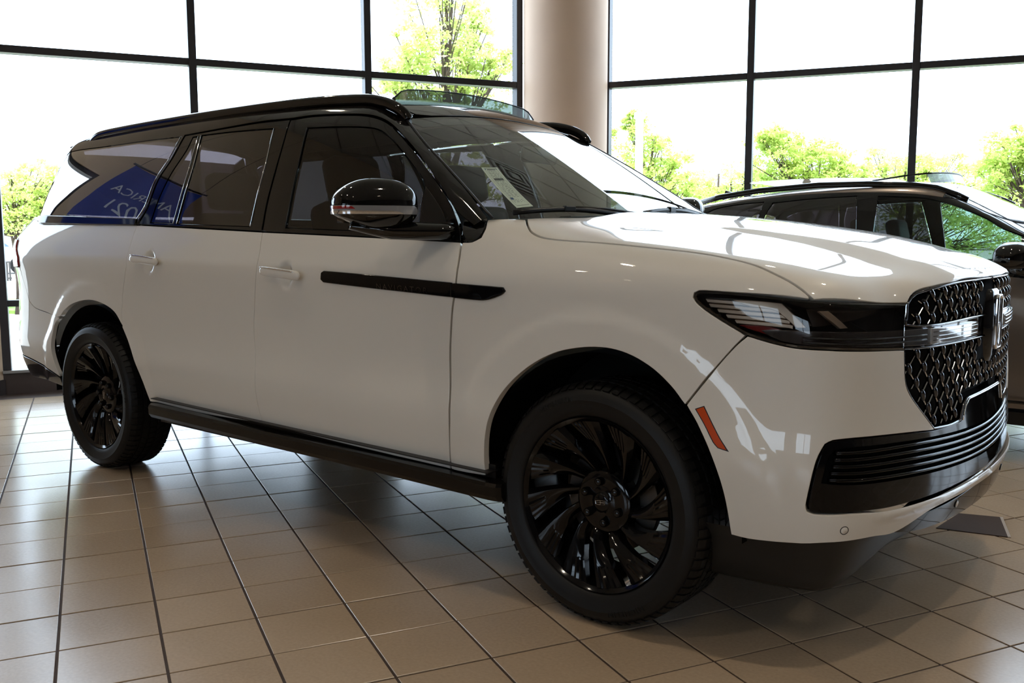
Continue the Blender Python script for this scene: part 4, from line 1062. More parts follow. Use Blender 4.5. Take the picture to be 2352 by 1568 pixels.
# ---- headlamps
for k, s in enumerate((1, -1)):
    mr = bool(k)
    lens = panel('headlamp', F_body, 'nose', PX['headlight'], G_lens, car, mirror=mr, res=.028, gap=.006, th=.004, inset=.001)
    lens['label'] = 'smoked headlamp lens on the near side' if not k else 'smoked headlamp lens on the far side'
    panel('lamp_housing', F_body, 'nose', PX['headlight'], M_satin, lens, mirror=mr, res=.035, gap=-.001, th=.004, inset=.042)
    O = shape_outline(PX['headlight'], .03); mb = MB()
    n_ = len(O); A, NA = chart_map(F_body, 'nose', O); I_ = offset2(O, .007); B_, NB = chart_map(F_body, 'nose', I_)
    V = np.concatenate([A - NA * .004, B_ - NB * .0005, B_ - NB * .042])
    if mr: V = V * [1, -1, 1]
    Fc = []
    for i in range(n_):
        j = (i + 1) % n_; Fc += [(i, j, n_ + j, n_ + i), (n_ + i, n_ + j, 2 * n_ + j, 2 * n_ + i)]
    mesh('lamp_bezel', V, Fc, M_black, lens, smooth=False)
    def lay(nm, poly, m_, ins, th=.008, res=.03): return panel(nm, F_body, 'nose', poly, m_, lens, mirror=mr, res=res, gap=0, th=th, inset=ins)
    lay('reflector', [(1.035, 1.108), (.955, 1.110), (.86, 1.104), (.80, 1.040), (.86, 1.030), (.96, 1.045), (1.02, 1.083)], M_bezel, .034)
    for i in range(5):
        z0 = 1.0995 - i * .0145; u0 = 1.030 - max(0, i - .6) * .021
        lay('reflector_fin', [(u0, z0 + .003), (.92 - i * .018, z0 - .0025), (.865 - i * .006, z0 - .005), (.865 - i * .006, z0 - .0125), (.92 - i * .018, z0 - .010), (u0 - .004, z0 - .0045)], M_bronze, .022 - .002 * i, .012)
    lay('daylight_chevron', [(.962, 1.1035), (.90, 1.1025), (.862, 1.099), (.815, 1.034), (.832, 1.033), (.868, 1.0765), (.882, 1.0835), (.925, 1.0885)], M_bronze, .012, .012)
    lay('daylight_chevron', [(.786, 1.082), (.765, 1.082), (.720, 1.034), (.738, 1.034)], M_bronze, .014, .012)
    lay('projector_plate', [(.812, 1.088), (.60, 1.088), (.64, 1.072), (.78, 1.040), (.80, 1.038)], M_bezel, .030)
    lay('light_guide', [(.90, 1.020), (.82, 1.0225), (.545, 1.0145), (.4635, 1.0150), (.4635, .9675), (.545, .9705), (.70, .9800), (.80, .9855), (.86, .9945)], M_guide, .003, .012)
    for zz in (1.000, .986):
        mb = bar_on(F_body, 'nose', [(.82, zz + .006), (.70, zz), (.545, zz - .004), (.47, zz - .003)], .0028, .003, inset=.001, n=6)
        if mr: mb.v = [(a, -b, c) for a, b, c in mb.v]; mb.f = [f[::-1] for f in mb.f]
        mb.build('guide_rib', M_satin, lens, True)
    lay('amber_reflector', [(.95, 1.030), (.90, 1.012), (.86, 1.000), (.835, 1.010), (.89, 1.030)], M_red, .020, .006)

# ---- side mouldings, handles, lettering
for k, door in enumerate((fd, fd2)):
    mr = bool(k)
    ts = panel('side_moulding', F_body, 'cap', PX['trim_strip'], M_piano, door, mirror=mr, res=.02, gap=0, inset=-.009, th=.012, rnd=.004)
    panel('side_moulding', F_body, 'cap', PX['trim_tip'], M_piano, fl if not k else fr_, mirror=mr, res=.02, gap=0, inset=-.009, th=.012, rnd=.004)
    V, Fc = text_mesh('NAVIGATOR', size=.030, font_scale_x=1.28, spacing=1.35)
    w = V[:, 0].max(); x0 = -.985 if not k else -.985
    xs = (x0 + V[:, 0]) if not k else (x0 + w - V[:, 0])
    sl = (1.098 - 1.119) / .70
    zs = 1.088 + V[:, 1] + (xs + .98) * sl
    P, N = chart_map(F_body, 'Y', np.stack([xs, zs], 1)); P = P + N * .0090
    V3, F3 = solidify(P, N, Fc, .0016)
    if mr: V3 = V3 * [1, -1, 1]
    mesh('lettering', V3, F3, M_dchrome, ts)
for (dr, key, k) in ((fd, 'handle_f', 0), (fd2, 'handle_f', 1), (rd, 'handle_r', 0), (rd2, 'handle_r', 1)):
    H = np.array(PX[key]); s0, s1 = H[:, 0].min(), H[:, 0].max(); th_ = H[:, 1].mean()
    def bar(ins, w, h, a, b, dth=0.0):
        return bar_on(F_body, 'cap', [(s0 + a, th_ + .006 + dth), ((s0 + s1) / 2, th_ + dth), (s1 - b, th_ - .006 + dth)], w, h, inset=ins, step=.012, n=14, taper=14)
    def put(mb, nm, m_, par):
        if k: mb.v = [(a, -b, c) for a, b, c in mb.v]; mb.f = [f[::-1] for f in mb.f]
        return mb.build(nm, m_, par, True)
    h_ = put(bar(-.027, .0205, .011, .005, .005), 'door_handle', M_white, dr)
    put(bar(-.0372, .0036, .0026, .012, .035, .010), 'handle_strip', M_chrome, dr)
    mb = MB()
    for f in (.18, .80):
        s_ = s0 + (s1 - s0) * f
        P, N = chart_map(F_body, 'cap', np.array([[s_, th_ + .006 * (1 - 2 * f)]])); p = Vector(P[0]); n3 = Vector(N[0])
        mb.tube([p - n3 * .01, p + n3 * .026], .015, 10, ry=.012)
    put(mb, 'handle_stem', M_white, dr)

# ---- greenhouse
RS = PX['roofside_low'][:-2] + [(-.800, .240)]
we = PX['ws_edge'][:5]
RS = RS + [(-.757 - .012, .281), (-.836, .403), (-.926, .52), (-1.048, .645), (-1.150, .745), (-1.213, .812), (-1.222, .885), (-1.6, .912), (-2.5, .930), (-3.5, .925), (-4.09, .895), (-4.135, .80), (-4.150, .60), (-4.165, .45), (-4.172, .33)]
cs = both('cabin_side', F_gh, 'gh', RS, M_black, (car, car), res=.035, gap=.0006, th=.02, holes=(PX['gl_quarter'],))
both('quarter_window', F_gh, 'gh', PX['gl_quarter'], G_priv, cs, res=.04, gap=.001, th=.004, inset=.001)
both('belt_moulding', F_gh, 'gh', PX['belt_q'], M_black, cs, res=.03, gap=0, th=.02, inset=-.008, rnd=.004)
frf = both('window_frame', F_gh, 'gh', PX['frame_front'], M_black, (fd, fd2), res=.035, gap=.0006, th=.02, holes=(PX['gl_front'],))
both('window_glass', F_gh, 'gh', PX['gl_front'], G_side, (fd, fd2), res=.04, gap=.0012, th=.004, inset=.003)
frr = both('window_frame', F_gh, 'gh', PX['frame_rear'], M_black, (rd, rd2), res=.035, gap=.0006, th=.02, holes=(PX['gl_rear'], PX['gl_c']))
both('window_glass', F_gh, 'gh', PX['gl_rear'], G_priv, (rd, rd2), res=.04, gap=.0012, th=.004, inset=.003)
both('fixed_window_glass', F_gh, 'gh', PX['gl_c'], G_priv, (rd, rd2), res=.03, gap=.0012, th=.004, inset=.003)
both('mirror_sail_trim', F_gh, 'gh', PX['sail'], M_satin, (fd, fd2), res=.02, gap=.001, th=.004, inset=-.001)
for (a, b) in (('gl_front', (fd, fd2)), ('gl_rear', (rd, rd2))):
    P_ = PX[a]
    edge = [P_[-4 if a == 'gl_front' else -1], P_[-1]] if False else None
# bright vertical edges between the panes
def strip_on(line, parents, w=.0016, h=.003, m_=M_chrome, ins=-.001, nm='pane_edge_strip'):
    for k, p in enumerate(parents):
        mb = bar_on(F_gh, 'gh', line, w, h, inset=ins, n=6)
        if k: mb.v = [(x, -y, z) for x, y, z in mb.v]; mb.f = [f[::-1] for f in mb.f]
        mb.build(nm, m_, p, True)
gr_ = PX['gl_rear']; gc = PX['gl_c']
strip_on([gr_[0], gr_[1], gr_[2], gr_[3]], (rd, rd2))
strip_on([gr_[5], gr_[6], gr_[7], gr_[8]], (rd, rd2))
strip_on([gc[8], gc[7], gc[6], gc[5]], (rd, rd2), w=.001)
strip_on([(u - .012, t) for u, t in (PX['gl_quarter'][7], PX['gl_quarter'][8], PX['gl_quarter'][9], PX['gl_quarter'][10], PX['gl_quarter'][11])], cs, w=.0014)
gf = PX['gl_front']; strip_on([gf[3], gf[2], gf[1], gf[0]], (fd, fd2), w=.001, m_=M_satin)
# windscreen, roof, sunroof
wse = [(-.757, .281), (-.830, .403), (-.920, .52), (-1.042, .645), (-1.142, .745), (-1.203, .800), (-1.169, .963), (-1.139, 1.152), (-1.120, 1.372), (-1.115, PI / 2)]
wsb = [(-.275, PI / 2), (-.285, 1.276), (-.375, .693), (-.475, .496), (-.585, .382), (-.668, .315)]
hlf = wse[::-1][0:1] + wse[::-1][1:]
ring_ = wse + wsb   # near half: up the near edge, along the header to the centre, back along the base
full = wse[:-1] + [(s, PI - t) for s, t in reversed(wse[:-1])] + [(s, PI - t) for s, t in reversed(wsb[1:])][:0]
base = [(s, PI - t) for s, t in reversed(wsb[1:])] + wsb
full = wse[:-1] + [wse[-1]] + [(s, PI - t) for s, t in reversed(wse[:-1])] + base
ws = panel('windscreen', F_gh, 'gh', full, G_wind, car, res=.045, gap=.0006, th=.005)
mb = MB(); bar_on(F_gh, 'gh', wse[:6], .006, .004, inset=0, mb=mb); o1 = mb.build('windscreen_seal', M_satin, ws, True)
mb = MB(); bar_on(F_gh, 'gh', wse[:6], .006, .004, inset=0, mb=mb); mb.v = [(a, -b, c) for a, b, c in mb.v]; mb.f = [f[::-1] for f in mb.f]; mb.build('windscreen_seal', M_satin, ws, True)
# dark printed band along the header inside the glass
band = wse[5:] + [(s, PI - t) for s, t in reversed(wse[5:-1])]
band = band + [(s + .075, t) for s, t in reversed(band)]
panel('frit_band', F_gh, 'gh', band, M_satin, ws, res=.04, gap=.004, inset=.008, th=.002)
rfe = [(-1.222, .895), (-1.187, .963), (-1.157, 1.152), (-1.138, 1.372), (-1.133, PI / 2)]
rre = [(-4.10, .905), (-4.14, 1.1), (-4.16, 1.3), (-4.165, PI / 2)]
sun_ = [(-2.55, 1.12), (-1.42, 1.12), (-1.42, PI - 1.12), (-2.55, PI - 1.12)]
rf_ = rfe + [(s, PI - t) for s, t in reversed(rfe[:-1])] + [(-1.6, PI - .922), (-2.5, PI - .940), (-3.5, PI - .935)] + [(s, PI - t) for s, t in rre] + list(reversed(rre[:-1])) + [(-3.5, .935), (-2.5, .940), (-1.6, .922)]
roof = panel('roof', F_gh, 'gh', rf_, M_black, car, res=.05, gap=.0006, th=.02, holes=(sun_,))
o = panel('sunroof_glass', F_gh, 'gh', [(-2.55, 1.12), (-1.95, 1.12), (-1.95, PI - 1.12), (-2.55, PI - 1.12)], G_priv, roof, res=.08, gap=.004, th=.005, inset=.002)
# raised mesh wind deflector at the front of the open sunroof
M_mesh = glass('deflector_mesh', (0.09, 0.12, 0.10), gain=1.6, rough=.3)
nd = MB(); K = 24; V = []; top = []
for i in range(K + 1):
    y = -.50 + 1.0 * i / K; x = -1.385 + .03 * (y / .5) ** 2 * 0 - .02 * abs(y) ** 2
    o_, d_ = CH['Z'](np.array([x]), np.array([y])); zr = solve(F_gh, o_, d_, .05, 1.5)[0][2]
    h = .052 * min(1, (1 - (abs(y) / .5) ** 8) + .35)
    V += [(x, y, zr - .012), (x - .022, y, zr + h)]; top.append((x - .022, y, zr + h))
Fc = [(2 * i, 2 * i + 2, 2 * i + 3, 2 * i + 1) for i in range(K)]
wd = mesh('wind_deflector', V, Fc, M_mesh, roof)
mb = MB(); mb.tube(top, .0045, 8, ry=.003); mb.build('deflector_frame', M_satin, wd, True) if False else mb.build('deflector_frame', M_satin, roof, True)
for s in (-1, 1):
    mb = MB(); e_ = Vector(V[1] if s < 0 else V[-1]); mb.tube([e_, e_ + Vector((-.06, 0, -.045)), e_ + Vector((-.16, 0, -.07))], .006, 6); mb.tube([e_, e_ + Vector((.004, 0, -.055))], .006, 6); mb.build('deflector_arm', M_satin, roof, True)
# roof rails
for s in (-1, 1):
    path = [(-1.165, .655, 1.795), (-1.19, .66, 1.825), (-1.24, .664, 1.855), (-1.32, .665, 1.882), (-1.45, .664, 1.903), (-1.8, .662, 1.922), (-2.4, .662, 1.930), (-3.0, .660, 1.927), (-3.5, .655, 1.920), (-3.75, .652, 1.912), (-3.83, .650, 1.898), (-3.88, .648, 1.878)]
    path = [Vector((a, s * b, c - .024)) for a, b, c in path]
    # densify
    pp = []
    for i in range(len(path) - 1):
        for q in range(4):
            t = q / 4; p0 = path[max(i - 1, 0)]; p1 = path[i]; p2 = path[i + 1]; p3 = path[min(i + 2, len(path) - 1)]
            pp.append(.5 * ((2 * p1) + (p2 - p0) * t + (2 * p0 - 5 * p1 + 4 * p2 - p3) * t * t + (3 * p1 - p0 - 3 * p2 + p3) * t ** 3))
    pp.append(path[-1])
    mb = MB(); mb.tube(pp, .019, 12, ry=.024); rl = mb.build('roof_rail', M_black, car, True)
    for x in (-1.9, -2.75):
        mb = MB(); mb.box((x - .09, s * .655 - .016, 1.875), (x + .09, s * .655 + .016, 1.915), ch=.005); mb.build('rail_foot', M_satin, rl)
# tailgate, rear glass, spoiler, lamps, rear bumper
panel('rear_window', F_gh, 'rear', [(-.79, 1.43), (-.72, 1.62), (-.655, 1.80), (0, 1.82), (.655, 1.80), (.72, 1.62), (.79, 1.43), (0, 1.42)], G_priv, car, res=.07, gap=.0006, th=.005)
dp = both('rear_pillar', F_gh, 'gh', [(-4.178, .30), (-4.168, .45), (-4.154, .60), (-4.138, .80), (-4.10, .895), (-4.165, .90), (-4.23, .80), (-4.26, .60), (-4.29, .45), (-4.31, .30)], M_black, (car, car), res=.035, gap=.0, th=.02)
mb = MB()
sp = []
for i in range(17):
    y = -.655 + 1.31 * i / 16; x = -4.33 + .17 * (y / .655) ** 2; xi = x + .20
    o_, d_ = CH['Z'](np.array([xi]), np.array([y])); zr = solve(F_gh, o_, d_, .05, 1.5)[0][2]
    sp += [(xi, y, zr + .003), (x, y, zr - .028), (x + .02, y, zr - .040), (xi, y, zr - .012)]
Fc = [(4 * i + a, 4 * i + (a + 1) % 4, 4 * i + 4 + (a + 1) % 4, 4 * i + 4 + a) for i in range(16) for a in range(4)] + [(0, 1, 2, 3), (67, 66, 65, 64)]
mesh('spoiler', sp, [f[::-1] for f in Fc], M_black, car)
ub = tuv(-3.72, -.97, .83)[0]; ue = 1.02
panel('tailgate', F_body, 'rear', [(-.80, 1.40), (0, 1.41), (.80, 1.40), (.84, 1.27), (.80, .86), (0, .84), (-.80, .86), (-.84, 1.27)], M_white, car, res=.05, gap=.0006, th=.02)
for s in (1, -1):
    tl_ = [(s * u, z) for u, z in ((.834, 1.105), (.831, 1.163), (.790, 1.200), (.770, 1.225), (.756, 1.268), (.5, 1.266), (.2, 1.255), (.0, 1.255), (.0, 1.19), (.5, 1.18), (.66, 1.105))]
    o = panel('tail_lamp', F_body, 'tail', tl_, M_red, car, res=.04, gap=.0006, th=.01, inset=-.008)
rbn = [(1.252, .822), (1.061, .841), (.944, .859), (.890, .893), (.868, .965), (.843, 1.057), (.835, 1.10), (.68, 1.10), (.64, .93), (.55, .90)]
rbl = [(.8, .55), (1.05, .510), (1.205, .470), (1.17, .55), (1.156, .635), (1.166, .74), (1.19, .785)]
rb = rbn + [(0, .90)] + [(-u, z) for u, z in reversed(rbn)] + [(-u, z) for u, z in reversed(rbl)] + [(0, .56)] + rbl
panel('rear_bumper', F_body, 'tail', rb, M_white, car, res=.04, gap=.0006, th=.02)
panel('rear_valance', F_body, 'tail', [(1.21, .467), (1.05, .507), (.8, .546), (0, .556), (-.8, .546), (-1.05, .507), (-1.21, .467), (-1.22, .415), (-1.0, .430), (0, .40), (1.0, .430), (1.22, .415)], M_black, car, res=.05, gap=.001, th=.03, inset=-.004)
both('rear_corner_panel', F_body, 'tail', [(.757, 1.273), (.762, 1.338), (.770, 1.394), (.70, 1.41), (.58, 1.41), (.54, 1.273)], M_white, (car, car), res=.03, gap=.0006, th=.02)

# ---- cowl and wipers
cw = [(-.325 - .235 * y * y, y) for y in (-.80, -.6, -.4, -.2, 0, .2, .4, .6, .80)]
cw2 = [(x - .13, y) for x, y in cw]
cow = panel('cowl_panel', F_body, 'Z', cw + cw2[::-1], M_plastic, car, res=.05, gap=0, inset=.022, th=.01)
def wiper(A, B, piv, name):
    """blade from A to B on the glass, arm from the pivot to the blade's middle"""
    A, B, piv = Vector(A), Vector(B), Vector(piv)
    mid_ = A.lerp(B, .47); n = 9; pts = [A.lerp(B, i / (n - 1)) + Vector((0, 0, .018 * math.sin(PI * i / (n - 1)))) for i in range(n)]
    mb = MB(); mb.tube(pts, [.004] + [.0075] * (n - 2) + [.004], 6, ry=.011); w = mb.build(name, M_satin, car, True)
    mb = MB(); mb.tube([mid_ + Vector((.0, 0, .026)), mid_.lerp(piv, .35) + Vector((0, 0, .030)), mid_.lerp(piv, .75) + Vector((.0, 0, .018)), piv], [.006, .009, .011, .015], 6, ry=.006); mb.build('wiper_arm', M_satin, w, True)
    mb = MB(); mb.box((-.028, -.011, 0), (.028, .011, .024), Matrix.Translation(mid_ + Vector((0, 0, .008))) @ Matrix.Rotation(math.atan2((B - A).y, (B - A).x), 4, 'Z'), ch=.004); mb.build('blade_bracket', M_satin, w)
wiper((-.468, -.815, 1.372), (-.355, -.235, 1.368), (-.325, .03, 1.352), 'windscreen_wiper')
wiper((-.362, -.09, 1.380), (-.405, .47, 1.382), (-.44, .70, 1.362), 'windscreen_wiper')

# ---- price sheet behind the windscreen
M_paper = mat('paper', (0.92, 0.97, 0.90), rough=.7); M_ink = mat('dark_ink', (0.05, 0.06, 0.07), rough=.7); M_inkb = mat('blue_ink', (0.03, 0.10, 0.30), rough=.7)
S4 = [np.array(p) for p in PX['sticker']]
def sp3(a, b, lift=0.):
    """a across (0..1), b down (0..1) on the sheet"""
    uv = (S4[0] * (1 - a) + S4[1] * a) * (1 - b) + (S4[3] * (1 - a) + S4[2] * a) * b
    P, N = chart_map(F_gh, 'gh', uv[None]); return P[0] - N[0] * (.0065 - lift)
def patch(mb, a0, a1, b0, b1, lift):
    n = max(1, int((b1 - b0) * 10)); V = []
    for i in range(n + 1):
        b = b0 + (b1 - b0) * i / n; V += [sp3(a0, b, lift), sp3(a1, b, lift)]
    mb.add(V, [(2 * i, 2 * i + 1, 2 * i + 3, 2 * i + 2) for i in range(n)])
mb = MB(); patch(mb, 0, 1, 0, 1, 0); sheet = mb.build('price_sheet', M_paper, car); sheet['label'] = 'tall printed white price sheet inside the windscreen'
mb = MB()
for (a0, a1, b0, b1) in ((.12, .88, .028, .036), (.12, .13, .03, .96), (.87, .88, .03, .96), (.12, .88, .955, .962), (.25, .75, .06, .085), (.22, .80, .315, .365), (.20, .80, .375, .382)): patch(mb, a0, a1, b0, b1, .0004)
rn = random.Random(4)
for i in range(34):
    b = .11 + i * .0235
    if .30 < b < .39 or .78 < b < .83: continue
    a = .20; 
    while a < .80:
        w_ = rn.uniform(.04, .16); patch(mb, a, min(a + w_, .8), b, b + .006, .0004); a += w_ + rn.uniform(.03, .12)
mb.build('printed_lines', M_ink, sheet)
mb = MB(); patch(mb, .16, .34, .785, .83, .0005); patch(mb, .14, .2, .05, .075, .0005); patch(mb, .8, .86, .05, .075, .0005); mb.build('blue_print', M_inkb, sheet)

# ---- door mirrors
def door_mirror(s, door):
    c = Vector((-.842, s * 1.150, 1.405)); ax = Vector((-.135, s * .27, 0)).normalized()   # outwards along the housing
    fw = Vector((ax.y * s, -ax.x * s, 0)); fw = fw if fw.x > 0 else -fw; up = Vector((0, 0, 1))
    V = []; nu, nv = 36, 22
    def pt(th, ph, sc=1.0):
        a, b, h = math.cos(ph) * math.cos(th), math.cos(ph) * math.sin(th), math.sin(ph)
        e1, e2 = .55, .62
        f = lambda v, e: math.copysign(abs(v) ** e, v)
        x = f(math.cos(ph), e1) * f(math.cos(th), e2); y = f(math.cos(ph), e1) * f(math.sin(th), e2); z = f(math.sin(ph), .72)
        Z = z * (.090 if z > 0 else .098)
        # crown slopes off to the outer end, chin tucks in under the lamp strip
        if z > 0: Z *= 1 - .30 * max(0, x) ** 2 - .10 * max(0, -x) ** 2
        lo_ = max(0, -z - .42) / .58
        xx = x * .155 * (1 - .10 * max(0, z) ** 2) * (1 - .45 * lo_ ** 1.2) - .045 * lo_
        yy = y * (.100 if y > 0 else .045) * (1 - .15 * max(0, z)) * (1 - .4 * lo_ ** 1.2)
        return c + ax * xx * sc + fw * yy * sc + up * (Z * sc)
    for j in range(nv + 1):
        ph = -PI / 2 + PI * j / nv
        for i in range(nu): V.append(pt(2 * PI * i / nu, ph))
    Fc = [(j * nu + i, j * nu + (i + 1) % nu, (j + 1) * nu + (i + 1) % nu, (j + 1) * nu + i) for j in range(nv) for i in range(nu)]
    if s < 0: Fc = [f[::-1] for f in Fc]
    h = mesh('door_mirror', V, [f[::-1] for f in Fc] if False else Fc, M_black, car, smooth=True)
    h['label'] = 'gloss black door mirror on the near side' if s < 0 else 'gloss black door mirror on the far side'
    # indicator lens wrapping the front of the housing below the cap line
    def band(t0, t1, z0, z1, off, name, m_, n=22):
        Vv = []
        for i in range(n + 1):
            th = t0 + (t1 - t0) * i / n
            for k in range(4):
                z = z0 + (z1 - z0) * k / 3
                if i > n * .86: z = z0 + (z1 - z0) * k / 3 * max(.05, (1 - ((i / n - .86) / .14) ** 2))
                ph = -math.asin(min(1, (abs(z) / .098)) ** (1 / .72)); p = pt(th, ph); d = (p - (c + up * (p.z - c.z))); d.z = 0
                Vv.append(p + d.normalized() * off)
        Ff = [(4 * i + k, 4 * i + 4 + k, 4 * i + 5 + k, 4 * i + 1 + k) for i in range(n) for k in range(3)]
        return mesh(name, Vv, Ff, m_, h, smooth=True)
    # th=0 is the outer end, pi/2 faces forward, pi the door
    band(-.15, PI * .86, -.040, -.010, .003, 'indicator_lens', M_ind)
    band(.06, PI * .36, -.022, -.012, .0042, 'indicator_reflector', M_red, 10)
    band(-.12, PI * .62, -.039, -.028, .0042, 'indicator_bulb_strip', M_chrome, 14)
    band(-.1, PI * 1.0, -.0095, -.007, .0028, 'cap_line', M_matte)
    # mirror glass on the rear face
    mb = MB(); q = c - fw * .046
    mb.add([q - ax * .125 - up * .07, q + ax * .125 - up * .07, q + ax * .125 + up * .055, q - ax * .125 + up * .06], [(0, 1, 2, 3), (3, 2, 1, 0)]); mb.build('mirror_glass', M_chrome, h)
    # foot joining it to the door
    mb = MB(); a = c - ax * .06 - up * .098; b = Vector((-.665, s * .925, 1.305))
    mb.tube([c + ax * .09 - up * .082, a, a.lerp(b, .35) - up * .0, a.lerp(b, .75), b], [.03, .055, .06, .06, .065], 14, ry=[.012, .032, .034, .032, .036]); mb.build('mirror_foot', M_black, h, True)
M_ind = mat('indicator_clear', (0.34, 0.34, 0.35), rough=.15, metal=.4, coat=1.0)
door_mirror(-1, fd); door_mirror(1, fd2)

# ---- running boards, sills, underbody, wheel housings
for s in (-1, 1):
    prof = [(1.030, .432), (1.036, .420), (1.034, .385), (1.020, .366), (.985, .362), (.86, .375), (.86, .425), (.93, .436)]
    xs = [-2.72, -2.68, -2.55, -1.6, -.7, -.42, -.375, -.36]; ins = [.035, .0, 0, 0, 0, 0, .005, .02]
    V = []
    for x, q in zip(xs, ins):
        for (y, z) in prof: V.append((x, s * (y - q), z + (x + 1.5) * -.008))
    K = len(prof); Fc = [(i * K + k, i * K + (k + 1) % K, (i + 1) * K + (k + 1) % K, (i + 1) * K + k) for i in range(len(xs) - 1) for k in range(K)]
    Fc += [tuple(range(K))[::-1], tuple((len(xs) - 1) * K + k for k in range(K))]
    if s < 0: Fc = [f[::-1] for f in Fc]
    rb_ = mesh('running_board', V, Fc, M_board, car) if True else None
    mb = MB(); mb.box((-2.68, min(s * .94, s * 1.022), .4365), (-.42, max(s * .94, s * 1.022), .4405), Matrix.Rotation(.008, 4, 'Y') @ Matrix.Translation((0, 0, .012))); mb.build('tread_pad', M_plastic, rb_)
    mb = MB(); mb.box((-2.74, min(s * .85, s * .975), .40), (-.42, max(s * .85, s * .975), .475)); mb.build('sill', M_satin, car)
mb = MB()
mb.box((-4.25, -.62, .34), (.60, .62, .50)); mb.box((-2.75, -.93, .33), (-.55, .93, .50)); mb.box((-.45, -.30, .28), (.50, .30, .36), ch=.03)
mb.build('underbody', M_satin, car)
for cx, cy in ((0.01, -1), (0.01, 1), (-3.343, -1), (-3.343, 1)):
    V = []; n = 30
    for i in range(n + 1):
        t = math.radians(-2 + 184 * i / n); r = .512
        for y in (.957, .60):
            V.append((cx + r * math.cos(t), cy * y, .40 + r * math.sin(t)))
    Fc = [(2 * i, 2 * i + 1, 2 * i + 3, 2 * i + 2) for i in range(n)]
    b = len(V); V.append((cx, cy * .60, .45)); Fc += [(b, 2 * i + 1, 2 * i + 3) for i in range(n)]
    mesh('wheel_housing', V, Fc, M_matte, car)
# dark inner skin so shut lines read as shut lines
IN = [(-4.05, -.10), (-3.80, -.10), (-3.86, .10), (-3.80, .26), (-3.62, .335), (-3.34, .37), (-3.05, .335), (-2.88, .25), (-2.80, .10), (-2.79, -.14), (-.56, -.14), (-.52, .08), (-.42, .22), (-.26, .33), (0, .37), (.27, .33), (.44, .22), (.53, .08), (.62, -.05), (.80, -.05), (.95, .30), (.90, .50), (.60, .50), (.3, .58), (-.2, .60), (-.55, .60), (-4.05, .68)]
both('inner_skin', F_body, 'cap', IN, M_matte, (car, car), res=.07, gap=0, inset=.032, th=.002)
# front valance under the bumper
V = []; K = 41
prof = [(.0, .425, 0.0), (.006, .400, .0), (.018, .375, .0), (.040, .30, .0), (.065, .245, .0), (.075, .228, 0), (.10, .215, .0), (.16, .225, 0)]
for i in range(K):
    u = -1.10 + 2.20 * i / (K - 1)
    for (ins_, z, _) in prof:
        t = min(1, max(0, (abs(u) - .35) / .35)); t = t * t * (3 - 2 * t)
        zz = z + (1 - t) * (.034 if z > .38 else .050 if z > .26 else .065)
        P, N = chart_map(F_body, 'nose', np.array([[u, max(zz, .395)]]))
        p = P[0] - N[0] * (ins_ * 1.5 + .018 + (1 - t) * .03); V.append((p[0], p[1], zz))
n_ = len(prof); Fc = [(i * n_ + k, (i + 1) * n_ + k, (i + 1) * n_ + k + 1, i * n_ + k + 1) for i in range(K - 1) for k in range(n_ - 1)]
va = mesh('front_valance', V, Fc, M_plastic, car, smooth=True); va.data.set_sharp_from_angle(angle=math.radians(40))
# ---- cabin
M_wheelrim = M_cabin
def seat(x, y, w=.52, back=.70, name='seat', hd=True, rz=0):
    st_ = MB(); Mx = Matrix.Translation((x, y, 0))
    st_.box((-.24, -w / 2, .72), (.28, w / 2, .92), Mx, ch=.05); o = st_.build(name, M_seat, car, True); o.data.set_sharp_from_angle(angle=math.radians(50))
    b = MB(); R_ = Mx @ Matrix.Translation((-.22, 0, .86)) @ Matrix.Rotation(math.radians(-14), 4, 'Y')
    b.box((-.07, -w / 2, 0), (.08, w / 2, back - .08), R_, ch=.05); o2 = b.build('backrest', M_seat, o, True); o2.data.set_sharp_from_angle(angle=math.radians(50))
    if hd:
        b = MB(); b.box((-.06, -.15, back - .05), (.06, .15, back + .15), R_, ch=.04); o3 = b.build('headrest', M_seat, o, True); o3.data.set_sharp_from_angle(angle=math.radians(50))
for y in (-.40, .40): seat(-1.42, y, .54, .68)
for y in (-.42, .42): seat(-2.40, y, .54, .64)
seat(-3.35, 0, 1.25, .52, 'rear_bench', hd=False)
mb = MB(); mb.box((-.75, -.76, .95), (-.42, .76, 1.24), ch=.05); ds = mb.build('dashboard', M_cabin, car, True); ds.data.set_sharp_from_angle(angle=math.radians(50))
mb = MB(); mb.box((-.46, -.72, 1.235), (-.40, .72, 1.285), ch=.012); mb.build('display_strip', M_black, ds)
mb = MB(); Mw = Matrix.Translation((-.92, .40, 1.13)) @ Matrix.Rotation(math.radians(-68), 4, 'Y'); R_ = [(Mw @ Vector((.185 * math.cos(t), .185 * math.sin(t), 0))) for t in [2 * PI * i / 28 for i in range(29)]]
mb.tube(R_, .014, 8, caps=False); mb.box((-.17, -.018, -.012), (.17, .018, .012), Mw, ch=.004); mb.tube([Mw @ Vector((0, 0, -.02)), Mw @ Vector((0, 0, .30))], .035, 10)
mb.build('steering_wheel', M_cabin, car, True)
mb = MB(); mb.box((-4.2, -.72, .62), (-.6, .72, .70)); mb.build('cabin_floor', M_cabin, car)
o = panel('headlining', F_gh, 'gh', [(-1.17, .86), (-4.0, .88), (-4.0, PI - .88), (-1.17, PI - .86), (-1.13, PI / 2)], M_liner, car, res=.12, gap=0, inset=.045, th=.003)
mb = MB(); Mx = Matrix.Translation((-.98, .0, 1.655)) @ Matrix.Rotation(math.radians(8), 4, 'Y'); mb.box((-.012, -.13, -.036), (.012, .13, .036), Mx, ch=.01); mb.tube([(-.985, 0, 1.68), (-.99, 0, 1.72)], .010, 8); mb.build('inside_mirror', M_satin, car, True)
